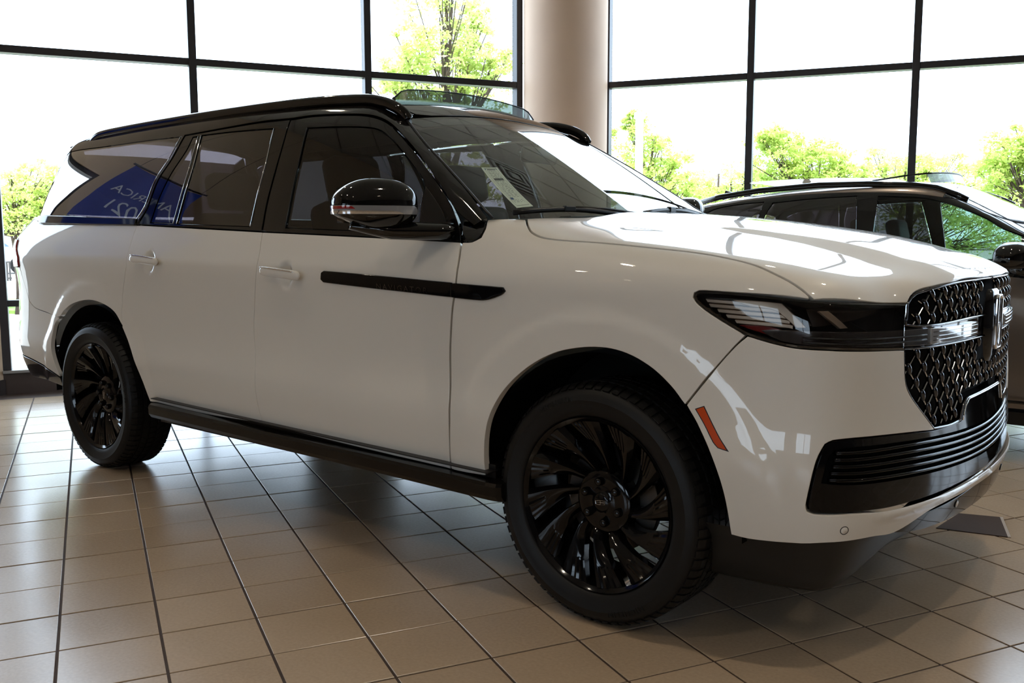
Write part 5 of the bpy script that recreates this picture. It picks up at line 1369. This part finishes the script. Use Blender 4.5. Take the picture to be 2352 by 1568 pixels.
# ---- wheels (built once about the local z axis, outer face towards +z, then copied)
WR = .4075
def make_wheel():
    hub = MB()
    # barrel and lip
    hub.lathe([(.2745, -.24), (.2745, -.05), (.279, -.012), (.2875, -.004), (.2925, .000), (.2955, -.003), (.297, -.010), (.294, -.014), (.285, -.02), (.285, -.24)], 96, closed=True)
    hub.lathe([(.0005, -.050), (.030, -.049), (.0345, -.052), (.042, -.057), (.060, -.0575), (.078, -.0575), (.094, -.0585), (.104, -.064), (.110, -.08), (.110, -.12)], 48)
    w = hub.build('wheel', M_wheel, None, True, 35)
    # tyre
    sh = []
    prof = [(.289, -.255), (.292, -.016), (.297, -.004), (.303, .0035), (.318, .0095), (.335, .0145), (.350, .0165), (.352, .0175), (.354, .0165), (.368, .0140), (.381, .006), (.390, -.004), (.3975, -.018), (.4015, -.034), (.4025, -.060), (.4028, -.12), (.4025, -.18), (.4015, -.206), (.3975, -.222), (.381, -.246), (.35, -.258), (.30, -.255)]
    t = MB(); t.lathe(prof, 128, closed=True); ty = t.build('tyre', M_rubber, w, True, 30)
    # tread blocks: shoulder lugs with sipes, and ribs between grooves
    tb = MB(); n = 72
    for k in range(n):
        a0 = 2 * PI * k / n
        def blk(h0, h1, r0, r1, fa, fb, sk=0.0, wrap=False):
            V = []
            for a, hs in ((a0 + 2 * PI / n * fa, 0), (a0 + 2 * PI / n * fb, 1)):
                for (h, r) in ((h0, r0), (h1, r0), (h1, r1), (h0, r1)):
                    q = a + sk * (h - h0) / .05 * (2 * PI / n); rr = r
                    V.append((rr * math.cos(q), rr * math.sin(q), h))
            tb.add(V, [(0, 1, 2, 3), (4, 7, 6, 5), (0, 4, 5, 1), (1, 5, 6, 2), (2, 6, 7, 3), (3, 7, 4, 0)])
        # outer shoulder lug, rounding over onto the sidewall
        V = []
        for f in (.10, .84 if k % 2 else .76):
            q = a0 + 2 * PI / n * f
            for (r, h) in ((.385, -.004), (.3915, .0035), (.400, -.012), (.4055, -.024), (.4072, -.052), (.400, -.052), (.398, -.02)):
                V.append((r * math.cos(q), r * math.sin(q), h))
        tb.add(V, [(0, 1, 2, 3, 4, 5, 6), (13, 12, 11, 10, 9, 8, 7)] + [(i, i + 7, (i + 1) % 7 + 7, (i + 1) % 7) for i in range(7)])
        blk(-.190, -.226, .398, .4068, .10, .82)
        for (h0, h1, o_, sk) in ((-.062, -.094, .2, .9), (-.104, -.138, .5, .0), (-.148, -.180, .3, -.9)):
            blk(h1, h0, .400, WR, .06 + o_ * .0, .92, sk)
    tb.build('tread_blocks', M_rubber, ty)
    # raised sidewall lettering
    V, Fc = text_mesh('MICHELIN', size=.030, spacing=1.15)
    wd_ = V[:, 0].max(); r0 = .3605
    lm = MB()
    for cen in (PI * .60, PI * 1.60):
        q = cen + (wd_ / 2 - V[:, 0]) / r0; r = r0 - .012 + V[:, 1] * .9
        hh = np.interp(r, [.335, .352, .368, .381], [.0145, .0170, .0140, .006]) 
        P = np.stack([r * np.cos(q), r * np.sin(q), hh], 1); Nn_ = np.zeros_like(P); Nn_[:, 2] = 1
        V3, F3 = solidify(P, Nn_, Fc, .0016); lm.add(V3, F3)
    lm.build('sidewall_lettering', M_rubber, ty)
    # twelve swept turbine spokes, flaring outwards, grooved over their outer half
    def spoke_mesh():
        V = []; Fc = []; NR = 16; NC = 13
        for i in range(NR + 1):
            f = i / NR; r = .098 + (.279 - .098) * f
            sweep = -.36 * (1 - f) ** 1.25 + .04
            wl = .015 + .004 * f + .016 * max(0, f - .2) ** 1.2 + .022 * max(0, f - .45)          # leading side
            wt = .017 + .008 * f + .062 * max(0, f - .25) ** 1.2                                  # trailing, flared side
            depth = -.066 + .059 * (f ** .62) - .012 * (1 - f) * f
            for j in range(NC):
                c = j / (NC - 1); off = -wl + (wl + wt) * c
                q = sweep + off / r
                z = depth
                # sharp leading ridge, face falling away to the trailing side
                z -= .020 * (c - .16) ** 2 * 1.4 * (1.2 - .5 * f) if c > .16 else .030 * (.16 - c) / .16 * .6
                if f > .54 and c > .25:
                    k = (c - .22) / .78 * 6
                    amp = .0022 * min(1, (f - .54) / .12)
                    if f > .54 + (1 - k / 6) * .06: z -= amp * (1 if (j % 2) else 0)
                V.append((r * math.cos(q), r * math.sin(q), z))
        for i in range(NR):
            for j in range(NC - 1): Fc.append((i * NC + j, (i + 1) * NC + j, (i + 1) * NC + j + 1, i * NC + j + 1))
        b = len(V)
        for i in range(NR + 1):
            for j, dz in ((0, -.030), (NC - 1, -.034)):
                v = V[i * NC + j]; V.append((v[0], v[1], v[2] + dz * (1 - .35 * i / NR)))
        for i in range(NR):
            a0 = b + 2 * i; Fc.append((i * NC, a0, a0 + 2, (i + 1) * NC)); Fc.append((i * NC + NC - 1, (i + 1) * NC + NC - 1, a0 + 3, a0 + 1)); Fc.append((a0, a0 + 1, a0 + 3, a0 + 2))
        e = b + 2 * NR
        Fc.append(tuple([NR * NC + j for j in range(NC)] + [e + 1, e]))
        return V, Fc
    V, Fc = spoke_mesh()
    sp_ = mesh('spoke', V, [f[::-1] for f in Fc] if False else Fc, M_wheel, w, smooth=True); sp_.data.set_sharp_from_angle(angle=math.radians(22))
    for k in range(1, 12):
        o = bpy.data.objects.new('spoke', sp_.data); link(o, w); o.rotation_euler = (0, 0, 2 * PI * k / 12)
    # lug nuts
    mb = MB(); mb.lathe([(.0005, -.037), (.006, -.0378), (.0110, -.0405), (.0140, -.0450), (.0150, -.051), (.0150, -.064)], 18); ln = mb.build('lug_nut', M_wheel, w, True)
    for k in range(6):
        q = 2 * PI * (k + .5) / 6 + .05
        o = ln if k == 0 else bpy.data.objects.new('lug_nut', ln.data)
        if k: link(o, w)
        o.location = (.0698 * math.cos(q), .0698 * math.sin(q), 0)
    # centre cap with outlined badge
    mb = MB(); mb.lathe([(.0005, -.0445), (.024, -.0455), (.032, -.049), (.0345, -.056)], 40); cc = mb.build('centre_cap', M_wheel, w, True)
    mb = MB(); z = -.0442
    out = [(-.0185, -.0052), (-.009, -.0068), (0, -.0073), (.009, -.0068), (.0185, -.0052), (.0185, .0052), (.009, .0068), (0, .0073), (-.009, .0068), (-.0185, .0052)]
    mb.tube([(a, b, z) for a, b in out + out[:1]], .0008, 5, caps=False)
    mb.tube([(0, -.0060, z), (0, .0060, z)], .0007, 5); mb.tube([(-.0165, 0, z), (.0165, 0, z)], .0008, 5)
    mb.build('cap_badge', M_chrome, w)
    # brake disc and caliper behind the spokes
    mb = MB(); mb.lathe([(.07, -.118), (.178, -.118), (.180, -.122), (.180, -.142), (.178, -.146), (.07, -.146)], 64); mb.build('brake_disc', M_brake, w, False)
    mb = MB(); mb.box((-.075, .105, -.165), (.075, .205, -.100), ch=.014); mb.build('brake_caliper', M_satin, w)
    return w
wheel0 = make_wheel()
def place_wheel(w, x, side, roll, parent=car, ref=.975, r=None):
    w.parent = parent
    # local +z -> outward (-y on the near side)
    if side < 0: R_ = Matrix.Rotation(PI / 2, 4, 'X')
    else: R_ = Matrix.Rotation(-PI / 2, 4, 'X')
    w.matrix_local = Matrix.Translation((x, side * ref, .405)) @ R_ @ Matrix.Rotation(roll, 4, 'Z')
def wheel_copy(): return dup(wheel0)
place_wheel(wheel0, 0.0, -1, 0.10)
for x, s, r in ((-3.343, -1, 1.38), (0.0, 1, .3), (-3.343, 1, .9)): place_wheel(wheel_copy(), x, s, r)
# ============================================================ THE DARK CAR ALONGSIDE
M_taupe = mat('taupe_metallic_paint', (0.17, 0.13, 0.103), rough=0.28, metal=0.5, coat=1.0, coatr=0.02)
C2 = np.array([0.2, Y2, 0.0])
car2 = empty('car', tuple(C2)); tag(car2, 'dark taupe sport utility vehicle parked beyond the white car, by the right windows', 'car')
def _gh2(s, t):
    o, d = cap_dir(s, t, x0=-.1, x1=-1.5, z0=.95); return o + np.array([0, Y2, 0]), d
CH['gh2'] = _gh2
CH['Yc2'] = lambda x, z: (np.stack([np.asarray(x), 0 * np.asarray(x) + Y2, np.asarray(z)], -1), np.stack([0 * np.asarray(x), 0 * np.asarray(x) - 1., 0 * np.asarray(x)], -1))
CH['Zc2'] = lambda x, y: (np.stack([np.asarray(x), np.asarray(y), 0 * np.asarray(x) + .7], -1), np.stack([0 * np.asarray(x), 0 * np.asarray(x), 0 * np.asarray(x) + 1.], -1))
CH['Xc2'] = lambda y, z: (np.stack([0 * np.asarray(y) + 1., np.asarray(y), np.asarray(z)], -1), np.stack([0 * np.asarray(y) + 1., 0 * np.asarray(y), 0 * np.asarray(y)], -1))
CH['Rc2'] = lambda y, z: (np.stack([0 * np.asarray(y) - 1., np.asarray(y), np.asarray(z)], -1), np.stack([0 * np.asarray(y) - 1., 0 * np.asarray(y), 0 * np.asarray(y)], -1))
def p2(name, F, chart, poly, m_, parents=None, far=True, **kw):
    parents = parents or (car2, car2)
    V, Fs, Nn = panel_data(F, chart, poly, **kw); V = V - C2
    a = mesh(name, V, Fs, m_, parents[0], N=Nn)
    if not far: return a
    b = mesh(name, V * [1, -1, 1], [f[::-1] for f in Fs], m_, parents[1], N=Nn * [1, -1, 1])
    return a, b
def arc(cx, cz, r, a0, a1, n=10): return [(cx + r * math.cos(math.radians(a0 + (a1 - a0) * i / n)), cz + r * math.sin(math.radians(a0 + (a1 - a0) * i / n))) for i in range(n + 1)]
B1 = 1.085
d1f = p2('front_door', F2_body, 'Yc2', [(-.31, B1 + .02), (.30, B1 + .01), (.74, B1), (.80, .80), (.82, .42), (.80, .30), (-.22, .285), (-.26, .5), (-.28, .8)], M_taupe, res=.05, gap=.002)
d2f = p2('rear_door', F2_body, 'Yc2', [(-1.20, B1 + .03), (-.31, B1 + .02), (-.28, .8), (-.26, .5), (-.22, .285), (-.82, .29)] + arc(-1.35, .36, .42, 0, 62)[1:] + [(-1.17, .9)], M_taupe, res=.05, gap=.002)
p2('front_wing', F2_body, 'Yc2', [(.74, B1), (1.2, B1 - .03), (1.7, .985), (1.87, .90), (1.86, .62), (1.82, .42)] + arc(1.36, .36, .42, 5, 180)[1:-1] + [(.93, .33), (.80, .30), (.82, .42), (.80, .80)], M_taupe, res=.05, gap=.002)
p2('quarter_panel', F2_body, 'Yc2', [(-1.93, B1 + .04), (-1.20, B1 + .03), (-1.17, .9), (-1.155, .735)] + arc(-1.35, .36, .42, 62, 175)[1:] + [(-1.86, .34), (-1.95, .7)], M_taupe, res=.05, gap=.002)
p2('sill_cladding', F2_body, 'Yc2', [(-.93, .285), (.94, .285), (.94, .20), (-.93, .20)], M_satin, res=.06, gap=.002, inset=-.008)
for d_ in (d1f,):
    for i, s in enumerate((1, -1)):
        mb = MB(); mb.tube([(x - C2[0], -s * .952, .345 + .004 * x) for x in (-.22, .2, .78)], .006, 6, ry=.010); mb.build('door_crease_trim', M_black, d_[i], True)
        mb = MB(); mb.tube([(x - C2[0], -s * .955, .955 + .0 * x) for x in (-.20, -.11, -.02)], .011, 8, ry=.015); mb.build('door_handle', M_taupe, d_[i], True)
        mb = MB(); mb.tube([(x - C2[0], -s * .912, 1.095) for x in (-.30, .2, .78)], .008, 6, ry=.014); mb.build('waist_moulding', M_black, d_[i], True)
cab = PX['c2_cabin']; top = PX['c2_top']
low = [(.86, .10), (.3, .105), (-.3, .12), (-.9, .16), (-1.45, .20), (-1.62, .26)]
cabp = [(-1.60, .60), (-1.50, .68)] + [cab[i] for i in range(1, len(cab))] + [(.66, .33), (.80, .20)] + low
hol = (PX['c2_glr'][:3] + [(-.36, .19), (-1.0, .21), PX['c2_glr'][4]], PX['c2_glq'][:4] + [(-1.10, .30), (-1.40, .30)], PX['c2_glf'][:6] + [(.60, .33), (.70, .20), (.2, .165), (-.27, .175)])
cp = p2('cabin_side', F2_gh, 'gh2', cabp, M_black, res=.05, gap=.001, holes=hol)
for h, g_ in zip(hol, (G_priv, G_priv, glass('pale_front_glass', (0.34, 0.42, 0.38), gain=1.3))):
    p2('window_glass', F2_gh, 'gh2', h, g_, parents=cp, res=.06, gap=.001, th=.004, inset=.003)
up = [(s, t + .0) for s, t in cab[1:]]
roofside = [(-1.60, .60), (-1.50, .68)] + cab[1:8] + [(.12, 1.02), (-.05, 1.10), (-.4, 1.16), (-.9, 1.18), (-1.4, 1.10), (-1.72, 1.0), (-1.80, .8)]
p2('roof_side', F2_gh, 'gh2', roofside, M_taupe, res=.05, gap=.001)
p2('windscreen_pillar', F2_gh, 'gh2', [cab[7], cab[8], cab[9], cab[10], cab[11], (.66, .33), (.80, .20), (.86, .10), (.93, .12), (.86, .28), (.72, .48), (.50, .72), (.30, .92), (.12, 1.02)], M_black, res=.05, gap=.001, inset=-.002)
rt = [(.12, 1.02), (.10, 1.3), (.09, PI / 2)]; rr_ = [(-1.80, 1.0), (-1.86, 1.3), (-1.88, PI / 2)]
rfp = rt + [(s, PI - t) for s, t in reversed(rt[:-1])] + [(-.4, PI - 1.16), (-.9, PI - 1.18), (-1.4, PI - 1.10)] + [(s, PI - t) for s, t in rr_] + rr_[::-1][1:] + [(-1.4, 1.10), (-.9, 1.18), (-.4, 1.16), (-.05, 1.10)]
r2 = p2('roof', F2_gh, 'gh2', rfp, M_taupe, far=False, res=.07, gap=.001)
wp = [(.12, 1.02), (.30, .92), (.50, .72), (.72, .48), (.86, .28), (.93, .12)]
wsp = [(.09, PI / 2), (.10, 1.3)] + wp + [(1.08, .5), (1.14, 1.0), (1.16, PI / 2), (1.14, PI - 1.0), (1.08, PI - .5)] + [(s, PI - t) for s, t in reversed(wp)] + [(.10, PI - 1.3)]
p2('windscreen', F2_gh, 'gh2', wsp, G_wind, far=False, res=.07, gap=.003, th=.004)
# bonnet, nose, tail
CH['Nc2'] = lambda u, z: (np.stack([0 * np.asarray(u) + 1.2, 0 * np.asarray(u) + Y2, np.asarray(z)], -1), np.stack([np.cos(u), -np.sin(u), 0 * np.asarray(u)], -1))
p2('bonnet', F2_body, 'Zc2', [(.86, Y2 - .84), (1.3, Y2 - .87), (1.7, Y2 - .83), (1.98, Y2 - .62), (2.12, Y2 - .35), (2.18, Y2), (2.12, Y2 + .35), (1.98, Y2 + .62), (1.7, Y2 + .83), (1.3, Y2 + .87), (.86, Y2 + .84), (.98, Y2)], M_taupe, far=False, res=.07, gap=.001)
p2('front_bumper', F2_body, 'Nc2', [(.99, .90), (.6, .83), (0, .80), (-.6, .83), (-.99, .90), (-1.0, .62), (-1.02, .42), (-.8, .28), (0, .25), (.8, .28), (1.02, .42), (1.0, .62)], M_taupe, far=False, res=.07, gap=.001)
p2('headlamp', F2_body, 'Nc2', [(1.00, .905), (.55, .86), (.50, .79), (.98, .82)], M_piano, res=.05, gap=.0, inset=-.003)
p2('grille', F2_body, 'Nc2', [(.48, .84), (-.48, .84), (-.42, .50), (.42, .50)], M_piano, far=False, res=.06, gap=.0, inset=-.004)
p2('tailgate', F2_body, 'Rc2', [(Y2 - .80, 1.12), (Y2, 1.13), (Y2 + .80, 1.12), (Y2 + .80, .3), (Y2, .28), (Y2 - .80, .3)], M_taupe, far=False, res=.08, gap=.002)
p2('rear_window', F2_gh, 'Rc2', [(Y2 - .78, 1.14), (Y2 - .52, 1.50), (Y2 + .52, 1.50), (Y2 + .78, 1.14)], G_priv, far=False, res=.08, gap=.002, th=.004)
for s in (-1, 1):
    # slim roof rail
    pp = [(-1.60, .62, 1.540), (-1.43, .63, 1.578), (-1.13, .63, 1.615), (-.71, .63, 1.638), (-.38, .63, 1.634), (-.10, .63, 1.616), (.03, .63, 1.596), (.15, .635, 1.550), (.215, .64, 1.515)]
    mb = MB(); mb.tube([(x - C2[0], s * y, z - .020) for x, y, z in pp], .014, 8, ry=.020); mb.build('roof_rail', M_black, car2, True)
# raised sunroof glass and its wind deflector
mb = MB(); V = []
for i in range(13):
    x = -1.40 + 1.0 * i / 12; z = 1.662 + .014 * math.sin(PI * i / 12)
    for y in (-.42, 0, .42): V.append((x - C2[0], y, z + (.012 if y == 0 else 0)))
mb.add(V, [(3 * i + k, 3 * i + 3 + k, 3 * i + 4 + k, 3 * i + 1 + k) for i in range(12) for k in range(2)]); mb.build('sunroof_glass', M_black, car2, True)
nd = []; K = 16; tp = []
for i in range(K + 1):
    y = -.42 + .84 * i / K; x = -.02 - .07 * (y / .42) ** 2; zr = 1.632 - .03 * (y / .6) ** 2
    nd += [(x - C2[0] + .03, y, zr), (x - C2[0], y, zr + .062)]; tp.append((x - C2[0], y, zr + .062))
w2_ = mesh('wind_deflector', nd, [(2 * i, 2 * i + 2, 2 * i + 3, 2 * i + 1) for i in range(K)], M_mesh, car2)
mb = MB(); mb.tube(tp, .006, 6); mb.build('deflector_frame', M_satin, w2_, True)
for s in (0, -1):
    mb = MB(); e_ = Vector(tp[s]); mb.tube([e_, e_ + Vector((-.12, 0, -.008)), e_ + Vector((-.34, 0, -.035))], .006, 6); mb.build('deflector_arm', M_satin, w2_, True)
mb = MB(); mb.add([(-1.72 - C2[0], -.012, 1.56), (-1.56 - C2[0], -.012, 1.60), (-1.70 - C2[0], -.006, 1.635), (-1.72 - C2[0], .012, 1.56), (-1.56 - C2[0], .012, 1.60), (-1.70 - C2[0], .006, 1.635)], [(0, 1, 2), (5, 4, 3), (0, 3, 4, 1), (1, 4, 5, 2), (2, 5, 3, 0)]); mb.build('aerial_fin', M_black, car2)
# mirrors
for i, s in enumerate((-1, 1)):
    bm = bmesh.new(); bmesh.ops.create_uvsphere(bm, u_segments=32, v_segments=18, radius=1)
    for v in bm.verts:
        x, y, z = v.co; f = lambda a, e: math.copysign(abs(a) ** e, a)
        ax_ = Vector((-.40, s * .92, 0)).normalized(); fw_ = Vector((.92, s * .40, 0)).normalized()
        Z = f(z, .7) * (.095 if z > 0 else .055)
        v.co = Vector((.56 - C2[0], s * 1.06, 1.155)) + ax_ * f(x, .75) * .145 * (1 - .25 * max(0, z) ** 2) + fw_ * f(y, .75) * (.11 if y > 0 else .05) + Vector((0, 0, Z))
    me = bpy.data.meshes.new('door_mirror'); bm.to_mesh(me); bm.free(); me.materials.append(M_black)
    for q in me.polygons: q.use_smooth = True
    o = bpy.data.objects.new('door_mirror', me); link(o, d1f[i])
    mb = MB(); mb.tube([(.58 - C2[0], s * 1.04, 1.10), (.62 - C2[0], s * .96, 1.085), (.66 - C2[0], s * .89, 1.10)], [.05, .045, .05], 10, ry=.028); mb.build('mirror_foot', M_black, o, True)
# underbody, seats, wheels
mb = MB(); mb.box((-2.0 , -.70, .22), (1.95, .70, .50)); mb.box((-1.15, -.86, .22), (.75, .86, .50)); mb.build('underbody', M_satin, car2)
mb = MB(); mb.box((-1.9, -.60, .55), (.55, .60, .58)); mb.box((.35, -.68, .85), (.75, .68, 1.06), ch=.05); mb.build('dashboard', M_cabin, car2)
_c = car; car = car2
def seat2(x, y, w, nm, hd):
    st_ = MB(); Mx = Matrix.Translation((x, y, 0)); st_.box((-.24, -w / 2, .50), (.26, w / 2, .68), Mx, ch=.05); o = st_.build(nm, M_seat2, car2, True); o.data.set_sharp_from_angle(angle=math.radians(50))
    R_ = Mx @ Matrix.Translation((-.20, 0, .62)) @ Matrix.Rotation(math.radians(-14), 4, 'Y')
    b = MB(); b.box((-.07, -w / 2, 0), (.07, w / 2, .60), R_, ch=.05); o2 = b.build('backrest', M_seat2, o, True); o2.data.set_sharp_from_angle(angle=math.radians(50))
    if hd: b = MB(); b.box((-.05, -.13, .63), (.05, .13, .80), R_, ch=.035); o3 = b.build('headrest', M_seat2, o, True); o3.data.set_sharp_from_angle(angle=math.radians(50))
M_seat2 = mat('grey_leather', (0.16, 0.17, 0.17), rough=.5)
for y in (-.36, .36): seat2(-.32, y, .50, 'seat', True)
for y in (-.40, .40): seat2(-1.20, y, .50, 'rear_seat', True)
car = _c
for x, s in ((1.36, -1), (-1.35, -1), (1.36, 1), (-1.35, 1)):
    w = wheel_copy(); w.scale = (.88, .88, .88); w.parent = car2
    R_ = Matrix.Rotation(PI / 2, 4, 'X') if s < 0 else Matrix.Rotation(-PI / 2, 4, 'X')
    w.matrix_local = Matrix.Translation((x - C2[0], s * .90, .358)) @ R_ @ Matrix.Diagonal((.88, .88, .88, 1))
    V = []; n = 24
    for i in range(n + 1):
        t = math.radians(184 * i / n - 2)
        for y in (.92, .60): V.append((x - C2[0] + .405 * math.cos(t), s * y, .36 + .405 * math.sin(t)))
    mesh('wheel_housing', V, [(2 * i, 2 * i + 1, 2 * i + 3, 2 * i + 2) for i in range(n)], M_matte, car2)
# ============================================================ BLUE BANNER hung in the rear of the showroom (seen mirrored in the car's glass)
M_blue = mat('banner_blue', (0.012, 0.045, 0.33), rough=.6); M_btxt = mat('banner_print', (0.62, 0.70, 0.85), rough=.6)
bn = empty('hanging_banner', (-5.60, -1.86, 1.70), math.radians(109.5)); tag(bn, 'blue hanging banner with pale capitals and a year, mirrored in the rear side glass', 'banner')
mb = MB(); V = []
for i in range(13):
    for j in range(9):
        x = -.40 + .80 * i / 12; z = 1.15 * j / 8
        V.append((x, .015 * math.sin(i * .9) , z))
mb.add(V, [(i * 9 + j, (i + 1) * 9 + j, (i + 1) * 9 + j + 1, i * 9 + j + 1) for i in range(12) for j in range(8)]); mb.build('cloth', M_blue, bn, True)
for txt, z, sz in (('AMERICA', .74, .150), ('2021', .50, .215)):
    V, Fc = text_mesh(txt, size=sz); V[:, 0] -= V[:, 0].max() / 2
    for sgn in (-1,):
        P = np.stack([V[:, 0], 0 * V[:, 0] - .022, V[:, 1] + z], 1); mesh('lettering', P, Fc, M_btxt, bn)
mb = MB(); mb.tube([(-.44, 0, 1.17), (.44, 0, 1.17)], .014, 8); mb.build('rod', M_satin, bn, True)
for x in (-.37, .37):
    mb = MB(); mb.tube([(x, 0, 1.17), (x, 0, CEIL - 1.70)], .003, 5); mb.build('cord', M_satin, bn)
